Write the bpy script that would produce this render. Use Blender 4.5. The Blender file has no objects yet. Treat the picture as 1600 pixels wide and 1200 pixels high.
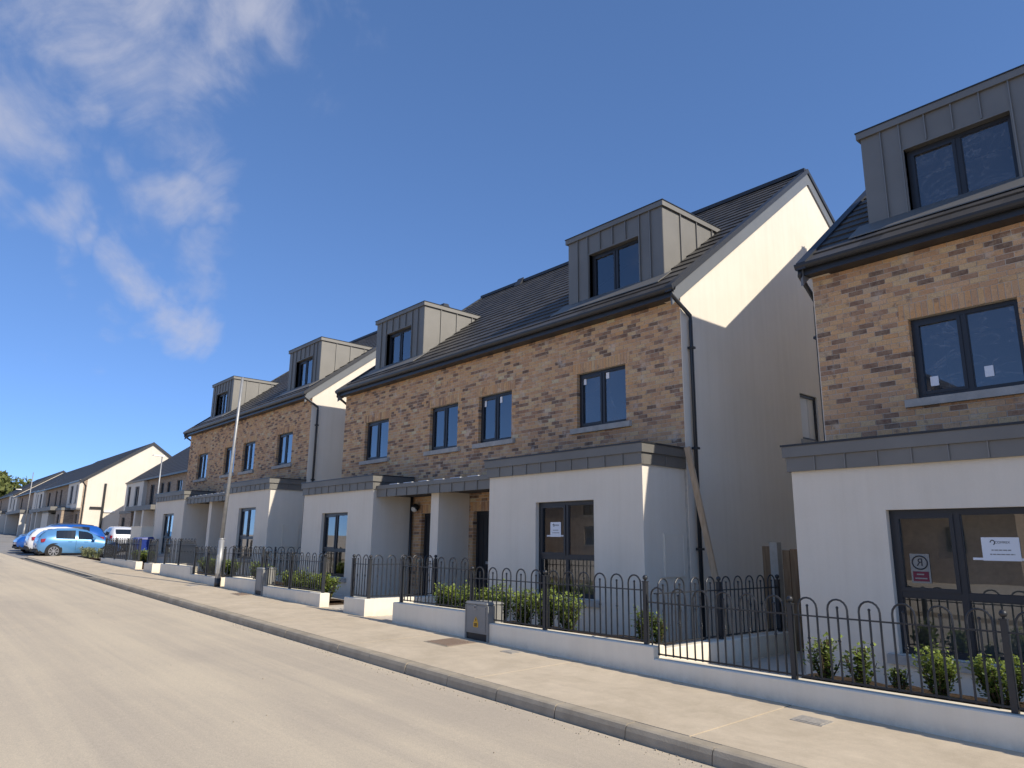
import bpy, bmesh, math, random
from mathutils import Vector, Matrix
random.seed(7)
sc = bpy.context.scene
C = sc.collection

# ---------------------------------------------------------------- camera
cam_d = bpy.data.cameras.new('camera'); cam = bpy.data.objects.new('camera', cam_d); C.objects.link(cam)
CAM = Vector((7.3204, -10.2819, -4.3431))
_y, _p, _r = math.radians(-49.143), math.radians(12.616), math.radians(0.749)
FWD = Vector((math.sin(_y)*math.cos(_p), math.cos(_y)*math.cos(_p), math.sin(_p)))
_rt = Vector((math.cos(_y), -math.sin(_y), 0)); _up = _rt.cross(FWD)
RGT = math.cos(_r)*_rt + math.sin(_r)*_up
UPV = -math.sin(_r)*_rt + math.cos(_r)*_up
cam.matrix_world = Matrix(((RGT.x, UPV.x, -FWD.x, CAM.x), (RGT.y, UPV.y, -FWD.y, CAM.y), (RGT.z, UPV.z, -FWD.z, CAM.z), (0, 0, 0, 1)))
cam_d.sensor_width = 36.0; cam_d.lens = 1119.74/1600*36; cam_d.clip_start = 0.05; cam_d.clip_end = 6000
sc.camera = cam

# ---------------------------------------------------------------- sky, sun, exposure
SUN_TO = Vector((2.41, 0.38, 1.81)).normalized()
SUN_EL = math.asin(SUN_TO.z); SUN_AZ = math.atan2(SUN_TO.x, SUN_TO.y)
SUN_STRENGTH = 2.32
SKY_STRENGTH = 0.15
world = bpy.data.worlds.new('World'); sc.world = world; world.use_nodes = True
nt = world.node_tree; nt.nodes.clear()
def N(tree, t, **kw):
    n = tree.nodes.new(t)
    for k, v in kw.items():
        if k in ('inp',):
            for a, b in v.items(): n.inputs[a].default_value = b
        else: setattr(n, k, v)
    return n
def LK(tree, a, b): tree.links.new(a, b)
def M_(tree, op, a, b=None, clamp=False):
    n = tree.nodes.new('ShaderNodeMath'); n.operation = op; n.use_clamp = clamp
    for i, v in enumerate((a, b)):
        if v is None: continue
        if isinstance(v, (int, float)): n.inputs[i].default_value = v
        else: tree.links.new(v, n.inputs[i])
    return n.outputs[0]
sky = N(nt, 'ShaderNodeTexSky', sky_type='NISHITA', sun_disc=False, sun_elevation=SUN_EL, sun_rotation=SUN_AZ, altitude=20, air_density=0.5, dust_density=0.0, ozone_density=6.0)
tc = N(nt, 'ShaderNodeTexCoord')
# clouds: soft wisps, in a layer high above the street (direction divided by its height)
sep = N(nt, 'ShaderNodeSeparateXYZ'); LK(nt, tc.outputs['Generated'], sep.inputs[0])
zz = M_(nt, 'ADD', M_(nt, 'MAXIMUM', sep.outputs[2], 0.0), 0.12)
comb = N(nt, 'ShaderNodeCombineXYZ')
LK(nt, M_(nt, 'DIVIDE', sep.outputs[0], zz), comb.inputs[0]); LK(nt, M_(nt, 'DIVIDE', sep.outputs[1], zz), comb.inputs[1])
n1 = N(nt, 'ShaderNodeTexNoise', inp={'Scale': 1.9, 'Detail': 9.0, 'Roughness': 0.6, 'Distortion': 0.35}); LK(nt, comb.outputs[0], n1.inputs['Vector'])
n2 = N(nt, 'ShaderNodeTexNoise', inp={'Scale': 7.0, 'Detail': 8.0, 'Roughness': 0.62, 'Distortion': 1.3}); LK(nt, tc.outputs['Generated'], n2.inputs['Vector'])
wn = N(nt, 'ShaderNodeTexNoise', inp={'Scale': 4.0, 'Detail': 5.0, 'Roughness': 0.55}); LK(nt, tc.outputs['Generated'], wn.inputs['Vector'])
ws = N(nt, 'ShaderNodeVectorMath', operation='SUBTRACT'); LK(nt, wn.outputs['Color'], ws.inputs[0]); ws.inputs[1].default_value = (.5, .5, .5)
wm = N(nt, 'ShaderNodeVectorMath', operation='SCALE'); LK(nt, ws.outputs[0], wm.inputs[0]); wm.inputs['Scale'].default_value = 0.34
wa = N(nt, 'ShaderNodeVectorMath', operation='ADD'); LK(nt, tc.outputs['Generated'], wa.inputs[0]); LK(nt, wm.outputs[0], wa.inputs[1])
# banks of cloud standing in the west; centre direction, angular radius, weight
BANKS = [((-.80, .08, .61), .15, 1.0), ((-.775, .21, .60), .11, 1.0), ((-.75, .275, .60), .08, 1.0), ((-.72, .14, .70), .17, 1.0), ((-.915, .02, .44), .10, 1.0), ((-.89, .08, .455), .06, 1.0), ((-.90, .15, .415), .055, 1.0), ((-.90, .21, .385), .06, 1.0), ((-.885, .265, .39), .05, .9),
         ((-.85, .215, .48), .10, .85), ((-.925, .05, .39), .06, .8), ((-.95, .17, .25), .05, .8), ((-.915, .26, .31), .04, .7), ((-.94, .095, .335), .05, 1.0), ((-.932, .14, .325), .035, .8), ((-.928, .205, .318), .045, 1.0), ((-.934, .238, .268), .04, 1.0), ((-.955, .10, .27), .045, .8),
         ((-.85, -.25, .48), .22, .9), ((-.6, -.55, .55), .25, .9), ((.1, -.85, .5), .3, .8), ((.5, -.7, .45), .3, .8)]
acc = None
for c, r, w in BANKS:
    v = Vector(c).normalized()
    dn = N(nt, 'ShaderNodeVectorMath', operation='DISTANCE'); LK(nt, wa.outputs[0], dn.inputs[0]); dn.inputs[1].default_value = v
    mr = N(nt, 'ShaderNodeMapRange', interpolation_type='SMOOTHSTEP'); LK(nt, dn.outputs['Value'], mr.inputs[0])
    mr.inputs[1].default_value = 0.0; mr.inputs[2].default_value = r*1.75; mr.inputs[3].default_value = w; mr.inputs[4].default_value = 0.0
    acc = mr.outputs[0] if acc is None else M_(nt, 'MAXIMUM', acc, mr.outputs[0])
n3 = N(nt, 'ShaderNodeTexNoise', inp={'Scale': 22.0, 'Detail': 6.0, 'Roughness': 0.6, 'Distortion': 0.8}); LK(nt, tc.outputs['Generated'], n3.inputs['Vector'])
nn = M_(nt, 'ADD', M_(nt, 'MULTIPLY', n1.outputs[0], 0.40), M_(nt, 'ADD', M_(nt, 'MULTIPLY', n2.outputs[0], 0.50), M_(nt, 'MULTIPLY', n3.outputs[0], 0.10)))
dens = M_(nt, 'SUBTRACT', M_(nt, 'ADD', M_(nt, 'MULTIPLY', acc, 0.34), nn), 0.60)
mrc = N(nt, 'ShaderNodeMapRange', interpolation_type='SMOOTHSTEP'); LK(nt, dens, mrc.inputs[0])
mrc.inputs[1].default_value = 0.0; mrc.inputs[2].default_value = 0.42; mrc.inputs[3].default_value = 0.0; mrc.inputs[4].default_value = 0.80
cover_f = M_(nt, 'MULTIPLY', mrc.outputs[0], M_(nt, 'MULTIPLY', acc, 2.2, True), True)
mixc = N(nt, 'ShaderNodeMix', data_type='RGBA', blend_type='MIX'); LK(nt, cover_f, mixc.inputs['Factor'])
gm = N(nt, 'ShaderNodeGamma'); LK(nt, sky.outputs[0], gm.inputs[0]); gm.inputs[1].default_value = 0.62
wb = N(nt, 'ShaderNodeMix', data_type='RGBA', blend_type='MULTIPLY'); wb.inputs['Factor'].default_value = 1.0; LK(nt, gm.outputs[0], wb.inputs['A']); wb.inputs['B'].default_value = (.60, .80, 1.08, 1)
LK(nt, wb.outputs['Result'], mixc.inputs['A']); mixc.inputs['B'].default_value = (1.75, 1.82, 2.2, 1)
bg = N(nt, 'ShaderNodeBackground', inp={'Strength': SKY_STRENGTH}); LK(nt, mixc.outputs['Result'], bg.inputs['Color'])
wo = N(nt, 'ShaderNodeOutputWorld'); LK(nt, bg.outputs[0], wo.inputs[0])

sun_d = bpy.data.lights.new('sun', 'SUN'); sun = bpy.data.objects.new('sun', sun_d); C.objects.link(sun)
sun_d.energy = SUN_STRENGTH; sun_d.angle = math.radians(0.53); sun_d.color = (1.0, 0.92, 0.79)
sun.rotation_euler = (-SUN_TO).to_track_quat('-Z', 'Y').to_euler(); sun.location = (30, 0, 30)

vs = sc.view_settings
vs.view_transform = 'Standard'; vs.look = 'None'; vs.exposure = 1.07; vs.gamma = 1.0; vs.use_curve_mapping = False
sc.cycles.use_denoising = True
sc.cycles.max_bounces = 8; sc.cycles.transparent_max_bounces = 16; sc.cycles.caustics_reflective = False; sc.cycles.caustics_refractive = False

# ---------------------------------------------------------------- materials
def lin(r, g, b):
    f = lambda c: (c/255/12.92) if c/255 <= .04045 else ((c/255+.055)/1.055)**2.4
    return (f(r), f(g), f(b), 1)
def mat(name, col, rough=0.7, metal=0.0, spec=0.5, var=0.0, vscale=3.0, bump=0.0, bscale=40.0, col2=None, detail=4.0, stretch=None, coat=0.0):
    m = bpy.data.materials.new(name); m.use_nodes = True; t = m.node_tree
    b = t.nodes['Principled BSDF']
    b.inputs['Roughness'].default_value = rough; b.inputs['Metallic'].default_value = metal; b.inputs['Specular IOR Level'].default_value = spec
    b.inputs['Coat Weight'].default_value = coat
    c = tuple(col)[:3]+(1,)
    b.inputs['Base Color'].default_value = c
    co = N(t, 'ShaderNodeTexCoord').outputs['Object']
    if stretch:
        mp = N(t, 'ShaderNodeMapping'); mp.inputs['Scale'].default_value = stretch; LK(t, co, mp.inputs[0]); co = mp.outputs[0]
    if var or col2:
        n = N(t, 'ShaderNodeTexNoise', inp={'Scale': vscale, 'Detail': detail, 'Roughness': 0.6}); LK(t, co, n.inputs['Vector'])
        mr = N(t, 'ShaderNodeMapRange'); LK(t, n.outputs[0], mr.inputs[0]); mr.inputs[1].default_value = .3; mr.inputs[2].default_value = .7
        mx = N(t, 'ShaderNodeMix', data_type='RGBA'); LK(t, mr.outputs[0], mx.inputs['Factor'])
        c2 = (tuple(col2)[:3]+(1,)) if col2 else tuple(x*(1-var) for x in c[:3])+(1,)
        mx.inputs['A'].default_value = c2; mx.inputs['B'].default_value = c
        LK(t, mx.outputs['Result'], b.inputs['Base Color'])
    if bump:
        n = N(t, 'ShaderNodeTexNoise', inp={'Scale': bscale, 'Detail': 4.0}); LK(t, co, n.inputs['Vector'])
        bp = N(t, 'ShaderNodeBump', inp={'Strength': bump, 'Distance': 0.01}); LK(t, n.outputs[0], bp.inputs['Height']); LK(t, bp.outputs[0], b.inputs['Normal'])
    return m
MT = {}
def render_mat(name, col, grime):
    m = mat(name, col, rough=0.92, spec=0.2, bump=0.25, bscale=160)
    t = m.node_tree; b = t.nodes['Principled BSDF']; co = N(t, 'ShaderNodeTexCoord').outputs['Object']
    a = N(t, 'ShaderNodeTexNoise', inp={'Scale': 0.8, 'Detail': 6.0, 'Roughness': .65}); LK(t, co, a.inputs['Vector'])
    mp = N(t, 'ShaderNodeMapping'); mp.inputs['Scale'].default_value = (7, 7, .35); LK(t, co, mp.inputs[0])
    s = N(t, 'ShaderNodeTexNoise', inp={'Scale': 1.0, 'Detail': 5.0, 'Roughness': .6}); LK(t, mp.outputs[0], s.inputs['Vector'])
    fine = N(t, 'ShaderNodeTexNoise', inp={'Scale': 55.0, 'Detail': 3.0}); LK(t, co, fine.inputs['Vector'])
    f = M_(t, 'ADD', M_(t, 'MULTIPLY', a.outputs[0], .5), M_(t, 'ADD', M_(t, 'MULTIPLY', s.outputs[0], .38), M_(t, 'MULTIPLY', fine.outputs[0], .12)))
    mr = N(t, 'ShaderNodeMapRange'); LK(t, f, mr.inputs[0]); mr.inputs[1].default_value = .34; mr.inputs[2].default_value = .6
    mx = N(t, 'ShaderNodeMix', data_type='RGBA'); LK(t, mr.outputs[0], mx.inputs['Factor'])
    mx.inputs['A'].default_value = tuple(grime)+(1,); mx.inputs['B'].default_value = tuple(col)[:3]+(1,)
    LK(t, mx.outputs['Result'], b.inputs['Base Color'])
    return m
MT['render'] = render_mat('white_render', (.80, .725, .61), (.725, .65, .535))
MT['wallpaint'] = render_mat('wall_paint', (.88, .80, .65), (.80, .72, .575))
_t = MT['wallpaint'].node_tree; _b = _t.nodes['Principled BSDF']; _src = _b.inputs['Base Color'].links[0].from_socket
_g = N(_t, 'ShaderNodeNewGeometry'); _s = N(_t, 'ShaderNodeSeparateXYZ'); LK(_t, _g.outputs['Position'], _s.inputs[0])
_h = M_(_t, 'ADD', M_(_t, 'ADD', _s.outputs[2], 5.84), M_(_t, 'MULTIPLY', _s.outputs[0], .02))
_n = N(_t, 'ShaderNodeTexNoise', inp={'Scale': 9.0, 'Detail': 6.0, 'Roughness': .7}); LK(_t, _g.outputs['Position'], _n.inputs['Vector'])
_m = N(_t, 'ShaderNodeMapRange', interpolation_type='SMOOTHSTEP'); LK(_t, _h, _m.inputs[0]); _m.inputs[1].default_value = .16; _m.inputs[2].default_value = 0; _m.inputs[3].default_value = 0; _m.inputs[4].default_value = 1.0
_f = M_(_t, 'MULTIPLY', _m.outputs[0], M_(_t, 'MULTIPLY', M_(_t, 'SUBTRACT', _n.outputs[0], .25), 1.1, True), True)
_x = N(_t, 'ShaderNodeMix', data_type='RGBA'); LK(_t, _f, _x.inputs['Factor']); LK(_t, _src, _x.inputs['A']); _x.inputs['B'].default_value = (.46, .39, .30, 1); LK(_t, _x.outputs['Result'], _b.inputs['Base Color'])
MT['mortar'] = mat('mortar', (.62, .56, .48), .95, spec=.1, var=.25, vscale=9, bump=.3, bscale=90)
MT['zinc'] = mat('zinc_cladding', (.268, .257, .236), .66, metal=.9, spec=.5, var=.14, vscale=1.3, detail=6)
MT['zinc_seam'] = mat('zinc_seam', (.272, .262, .242), .62, metal=.9)
MT['verge'] = mat('verge_trim', (.028, .031, .038), .5)
MT['board'] = mat('barge_board', (.16, .17, .18), .5, var=.08, vscale=2)
MT['gutter'] = mat('gutter_plastic', (.022, .024, .028), .38)
MT['frame'] = mat('window_frame', (.022, .025, .031), .38)
MT['door'] = mat('door_paint', (.018, .02, .024), .45)
MT['sill'] = mat('sill_concrete', (.47, .45, .41), .9, spec=.2, var=.25, vscale=6, bump=.3, bscale=60)
MT['plaster'] = mat('plaster', (.74, .72, .68), .95, spec=.1)
MT['roomfloor'] = mat('room_floor', (.2, .16, .12), .8)
MT['iron'] = mat('railing_paint', (.030, .032, .036), .42, spec=.5, var=.25, vscale=14)
MT['galv'] = mat('galvanised_steel', (.42, .42, .415), .48, metal=.45, var=.30, vscale=7, detail=7)
MT['timber'] = mat('timber', (.30, .20, .115), .85, spec=.2, col2=(.20, .125, .07), vscale=3, stretch=(9, 9, .8), bump=.3, bscale=14)
MT['plank'] = mat('plank_timber', (.58, .44, .30), .85, spec=.2, col2=(.45, .32, .20), vscale=4, stretch=(8, 8, .9))
MT['concpost'] = mat('concrete_post', (.48, .44, .37), .9, var=.2, vscale=9)
MT['soil'] = mat('soil', (.075, .052, .036), 1.0, spec=.1, col2=(.035, .024, .016), vscale=25, bump=.9, bscale=45)
MT['cabinet'] = mat('cabinet_paint', (.27, .265, .245), .6, var=.12, vscale=5)
MT['black'] = mat('black_plastic', (.012, .012, .013), .5)
MT['yellow'] = mat('yellow_sign', (.75, .42, .015), .6)
MT['white'] = mat('white_paint', (.78, .78, .78), .55)
MT['paper'] = mat('paper', (.80, .82, .85), .8)
MT['ink'] = mat('ink', (.03, .03, .035), .8)
MT['maroon'] = mat('maroon_print', (.16, .02, .04), .7)
MT['stem'] = mat('stem', (.09, .06, .035), .9)
MT['bark'] = mat('bark', (.085, .065, .05), .95, var=.4, vscale=5)
MT['bluebin'] = mat('blue_plastic', (.012, .035, .22), .45)
MT['roof_dark'] = mat('flat_roof', (.05, .05, .052), .85)
MT['lampglass'] = mat('lamp_glass', (.7, .7, .66), .35)
MT['rubber'] = mat('rubber', (.014, .014, .014), .8)
MT['alloy'] = mat('alloy', (.55, .55, .56), .3, metal=.8)
MT['redlens'] = mat('red_lens', (.32, .012, .016), .2, coat=.6)
MT['clearlens'] = mat('clear_lens', (.6, .62, .64), .12, coat=.6)
MT['carglass'] = mat('car_glass', (.012, .015, .018), .05, spec=.8, coat=.5)
for k, c in (('lightblue', (.115, .30, .56)), ('strongblue', (.015, .115, .46)), ('carwhite', (.72, .72, .73)), ('cardark', (.02, .021, .025))):
    MT[k] = mat('car_paint_'+k, c, .28, metal=.25 if 'blue' in k else 0, coat=.9)

# bricks: the tone attribute carries the kiln colour of each brick
def brick_material():
    m = bpy.data.materials.new('brick'); m.use_nodes = True; t = m.node_tree; b = t.nodes['Principled BSDF']
    b.inputs['Roughness'].default_value = .93; b.inputs['Specular IOR Level'].default_value = .15
    at = N(t, 'ShaderNodeAttribute', attribute_name='tone'); geo = N(t, 'ShaderNodeNewGeometry')
    cr = N(t, 'ShaderNodeValToRGB'); cr.color_ramp.interpolation = 'CONSTANT'
    cols = [(0, (0.658, 0.396, 0.201)), (.10, (0.660, 0.459, 0.248)), (.22, (0.600, 0.348, 0.179)), (.34, (0.554, 0.314, 0.167)), (.46, (0.660, 0.406, 0.201)), (.57, (0.519, 0.305, 0.172)), (.66, (0.647, 0.402, 0.227)),
            (.74, (0.358, 0.198, 0.121)), (.80, (0.219, 0.126, 0.086)), (.87, (0.139, 0.086, 0.065)), (.92, (0.566, 0.411, 0.263)), (.955, (0.660, 0.561, 0.350)), (.975, (0.658, 0.358, 0.157)), (.99, (0.660, 0.402, 0.185))]
    el = cr.color_ramp.elements
    el[0].position = 0; el[0].color = cols[0][1]+(1,); el[1].position = cols[1][0]; el[1].color = cols[1][1]+(1,)
    for p, c in cols[2:]:
        e = el.new(p); e.color = c+(1,)
    LK(t, at.outputs['Fac'], cr.inputs[0])
    n = N(t, 'ShaderNodeTexNoise', inp={'Scale': 9.0, 'Detail': 5.0, 'Roughness': .7}); LK(t, geo.outputs['Position'], n.inputs['Vector'])
    n2 = N(t, 'ShaderNodeTexNoise', inp={'Scale': 60.0, 'Detail': 3.0}); LK(t, geo.outputs['Position'], n2.inputs['Vector'])
    mr = N(t, 'ShaderNodeMapRange'); LK(t, n.outputs[0], mr.inputs[0]); mr.inputs[1].default_value = .36; mr.inputs[2].default_value = .68; mr.inputs[3].default_value = 0; mr.inputs[4].default_value = .55
    mx = N(t, 'ShaderNodeMix', data_type='RGBA'); LK(t, mr.outputs[0], mx.inputs['Factor']); LK(t, cr.outputs[0], mx.inputs['A']); mx.inputs['B'].default_value = (.49, .355, .235, 1)
    mv = N(t, 'ShaderNodeMapRange'); LK(t, n2.outputs[0], mv.inputs[0]); mv.inputs[1].default_value = .3; mv.inputs[2].default_value = .7; mv.inputs[3].default_value = .78; mv.inputs[4].default_value = 1.16
    vm = N(t, 'ShaderNodeVectorMath', operation='SCALE'); LK(t, mx.outputs['Result'], vm.inputs[0]); LK(t, mv.outputs[0], vm.inputs['Scale'])
    # fire marks and lime bloom drift across the faces
    cur = vm.outputs[0]
    for sc_, lo, hi, amt, colr, seed in ((7.0, .56, .68, .55, (.15, .105, .095, 1), 3.1), (4.2, .56, .72, .50, (.66, .57, .48, 1), 17.7), (1.1, .5, .75, .25, (.36, .28, .22, 1), 41.0)):
        ad = N(t, 'ShaderNodeVectorMath', operation='ADD'); LK(t, geo.outputs['Position'], ad.inputs[0]); ad.inputs[1].default_value = (seed, seed, seed)
        nz = N(t, 'ShaderNodeTexNoise', inp={'Scale': sc_, 'Detail': 6.0, 'Roughness': .65}); LK(t, ad.outputs[0], nz.inputs['Vector'])
        mm = N(t, 'ShaderNodeMapRange', interpolation_type='SMOOTHSTEP'); LK(t, nz.outputs[0], mm.inputs[0]); mm.inputs[1].default_value = lo; mm.inputs[2].default_value = hi; mm.inputs[4].default_value = amt
        m3 = N(t, 'ShaderNodeMix', data_type='RGBA'); LK(t, mm.outputs[0], m3.inputs['Factor']); LK(t, cur, m3.inputs['A']); m3.inputs['B'].default_value = colr; cur = m3.outputs['Result']
    LK(t, cur, b.inputs['Base Color'])
    bp = N(t, 'ShaderNodeBump', inp={'Strength': .35, 'Distance': .006}); LK(t, n2.outputs[0], bp.inputs['Height']); LK(t, bp.outputs[0], b.inputs['Normal'])
    return m
MT['brick'] = brick_material()

def tone_material(name, c0, c1, rough=.6, spec=.4, noise=.25, ns=14, bump=0.0, translucent=0):
    m = bpy.data.materials.new(name); m.use_nodes = True; t = m.node_tree; b = t.nodes['Principled BSDF']
    b.inputs['Roughness'].default_value = rough; b.inputs['Specular IOR Level'].default_value = spec
    at = N(t, 'ShaderNodeAttribute', attribute_name='tone'); geo = N(t, 'ShaderNodeNewGeometry')
    n = N(t, 'ShaderNodeTexNoise', inp={'Scale': ns, 'Detail': 4.0}); LK(t, geo.outputs['Position'], n.inputs['Vector'])
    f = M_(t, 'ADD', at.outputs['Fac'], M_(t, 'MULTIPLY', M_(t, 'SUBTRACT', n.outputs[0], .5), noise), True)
    mx = N(t, 'ShaderNodeMix', data_type='RGBA'); LK(t, f, mx.inputs['Factor']); mx.inputs['A'].default_value = c0+(1,); mx.inputs['B'].default_value = c1+(1,)
    LK(t, mx.outputs['Result'], b.inputs['Base Color'])
    if translucent:
        tr = N(t, 'ShaderNodeBsdfTranslucent'); LK(t, mx.outputs['Result'], tr.inputs[0])
        ms = N(t, 'ShaderNodeMixShader'); ms.inputs[0].default_value = translucent
        LK(t, b.outputs[0], ms.inputs[1]); LK(t, tr.outputs[0], ms.inputs[2]); LK(t, ms.outputs[0], t.nodes['Material Output'].inputs[0])
    if bump:
        n2 = N(t, 'ShaderNodeTexNoise', inp={'Scale': 120.0, 'Detail': 3.0}); LK(t, geo.outputs['Position'], n2.inputs['Vector'])
        bp = N(t, 'ShaderNodeBump', inp={'Strength': bump, 'Distance': .004}); LK(t, n2.outputs[0], bp.inputs['Height']); LK(t, bp.outputs[0], b.inputs['Normal'])
    return m
MT['tile'] = tone_material('roof_tile', (.042, .038, .033), (.072, .064, .055), .55, .45, .3, 5, .3)
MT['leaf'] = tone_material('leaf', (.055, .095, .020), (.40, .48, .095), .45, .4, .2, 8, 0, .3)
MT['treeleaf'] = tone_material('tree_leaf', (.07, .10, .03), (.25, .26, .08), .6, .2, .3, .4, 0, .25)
MT['strap'] = tone_material('strap_leaf', (.10, .13, .05), (.38, .38, .20), .5, .3, .2, 8, 0, .2)

def far_brick(name):
    m = bpy.data.materials.new(name); m.use_nodes = True; t = m.node_tree; b = t.nodes['Principled BSDF']; b.inputs['Roughness'].default_value = .95
    co = N(t, 'ShaderNodeTexCoord').outputs['Object']; s = N(t, 'ShaderNodeSeparateXYZ'); LK(t, co, s.inputs[0])
    cb = N(t, 'ShaderNodeCombineXYZ'); LK(t, M_(t, 'ADD', s.outputs[0], s.outputs[1]), cb.inputs[0]); LK(t, s.outputs[2], cb.inputs[1])
    br = N(t, 'ShaderNodeTexBrick', inp={'Scale': 1.0, 'Mortar Size': .006, 'Brick Width': .225, 'Row Height': .075, 'Color1': (.29, .205, .145, 1), 'Color2': (.45, .33, .22, 1), 'Mortar': (.46, .41, .35, 1)})
    LK(t, cb.outputs[0], br.inputs['Vector']); LK(t, br.outputs[0], b.inputs['Base Color'])
    return m
MT['farbrick'] = far_brick('brick_far')
MT['fartile'] = mat('roof_far', (.045, .045, .048), .7, col2=(.03, .03, .032), vscale=3, stretch=(.4, 2, 2))

def glass_material(name, tint, film=False):
    m = bpy.data.materials.new(name); m.use_nodes = True; t = m.node_tree; t.nodes.clear()
    out = N(t, 'ShaderNodeOutputMaterial'); tr = N(t, 'ShaderNodeBsdfTransparent'); tr.inputs[0].default_value = tuple(tint)+(1,)
    gl = N(t, 'ShaderNodeBsdfGlossy'); gl.inputs['Roughness'].default_value = .012; gl.inputs[0].default_value = (.92, .95, 1, 1)
    fr = N(t, 'ShaderNodeFresnel'); fr.inputs[0].default_value = 1.52
    co = N(t, 'ShaderNodeTexCoord').outputs['Object']
    n = N(t, 'ShaderNodeTexNoise', inp={'Scale': .9, 'Detail': 1.0}); LK(t, co, n.inputs['Vector'])
    bp = N(t, 'ShaderNodeBump', inp={'Strength': .045, 'Distance': .05}); LK(t, n.outputs[0], bp.inputs['Height']); LK(t, bp.outputs[0], gl.inputs['Normal'])
    ms = N(t, 'ShaderNodeMixShader'); LK(t, M_(t, 'ADD', M_(t, 'MULTIPLY', fr.outputs[0], 2.1), .05, True), ms.inputs[0]); LK(t, tr.outputs[0], ms.inputs[1]); LK(t, gl.outputs[0], ms.inputs[2])
    if film:
        mp = N(t, 'ShaderNodeMapping'); mp.inputs['Rotation'].default_value = (0, .5, 0); mp.inputs['Scale'].default_value = (1.2, 1, 2.2); LK(t, co, mp.inputs[0])
        f = N(t, 'ShaderNodeTexNoise', inp={'Scale': .9, 'Detail': 3.5, 'Roughness': .55, 'Distortion': 3.2}); LK(t, mp.outputs[0], f.inputs['Vector'])
        cr = N(t, 'ShaderNodeMapRange', interpolation_type='SMOOTHSTEP'); LK(t, M_(t, 'ABSOLUTE', M_(t, 'SUBTRACT', f.outputs[0], .5)), cr.inputs[0]); cr.inputs[1].default_value = 0; cr.inputs[2].default_value = .022; cr.inputs[3].default_value = .13; cr.inputs[4].default_value = .04
        df = N(t, 'ShaderNodeBsdfDiffuse'); df.inputs[0].default_value = (.7, .74, .8, 1)
        m2 = N(t, 'ShaderNodeMixShader'); LK(t, cr.outputs[0], m2.inputs[0]); LK(t, ms.outputs[0], m2.inputs[1]); LK(t, df.outputs[0], m2.inputs[2]); LK(t, m2.outputs[0], out.inputs[0])
    else: LK(t, ms.outputs[0], out.inputs[0])
    return m
MT['glass'] = glass_material('glass', (.80, .84, .84)); MT['glassfilm'] = glass_material('glass_with_film', (.5, .58, .66), True)

def road_material():
    m = bpy.data.materials.new('road_surface'); m.use_nodes = True; t = m.node_tree; b = t.nodes['Principled BSDF']; b.inputs['Roughness'].default_value = .95; b.inputs['Specular IOR Level'].default_value = .15
    co = N(t, 'ShaderNodeTexCoord').outputs['Object']
    def ns(scale, stretch, det=5, rough=.6, dist=0):
        mp = N(t, 'ShaderNodeMapping'); mp.inputs['Scale'].default_value = stretch; LK(t, co, mp.inputs[0])
        n = N(t, 'ShaderNodeTexNoise', inp={'Scale': scale, 'Detail': det, 'Roughness': rough, 'Distortion': dist}); LK(t, mp.outputs[0], n.inputs['Vector']); return n.outputs[0]
    streak = ns(1.0, (.055, 1.15, 1), 6, .55, .4); streak2 = ns(1.0, (.16, 5.5, 1), 5, .6, .3); blot = ns(.45, (1, 1, 1), 6, .6, .5); grit = ns(95, (1, 1, 1), 3, .75); grit2 = ns(24, (1, 1, 1), 4, .7)
    f = M_(t, 'ADD', M_(t, 'ADD', M_(t, 'MULTIPLY', streak, .5), M_(t, 'MULTIPLY', streak2, .22)), M_(t, 'MULTIPLY', blot, .28))
    mr = N(t, 'ShaderNodeMapRange', interpolation_type='SMOOTHSTEP'); LK(t, f, mr.inputs[0]); mr.inputs[1].default_value = .36; mr.inputs[2].default_value = .63
    mx = N(t, 'ShaderNodeMix', data_type='RGBA'); LK(t, mr.outputs[0], mx.inputs['Factor']); mx.inputs['A'].default_value = (.49, .415, .32, 1); mx.inputs['B'].default_value = (.63, .53, .385, 1)
    g = M_(t, 'ADD', M_(t, 'MULTIPLY', M_(t, 'SUBTRACT', grit, .5), .85), M_(t, 'MULTIPLY', M_(t, 'SUBTRACT', grit2, .5), .22))
    vm = N(t, 'ShaderNodeVectorMath', operation='SCALE'); LK(t, mx.outputs['Result'], vm.inputs[0]); LK(t, M_(t, 'ADD', 1.0, g), vm.inputs['Scale'])
    LK(t, vm.outputs[0], b.inputs['Base Color'])
    bp = N(t, 'ShaderNodeBump', inp={'Strength': .55, 'Distance': .008}); LK(t, grit, bp.inputs['Height']); LK(t, bp.outputs[0], b.inputs['Normal'])
    return m
MT['road'] = road_material()
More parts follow.
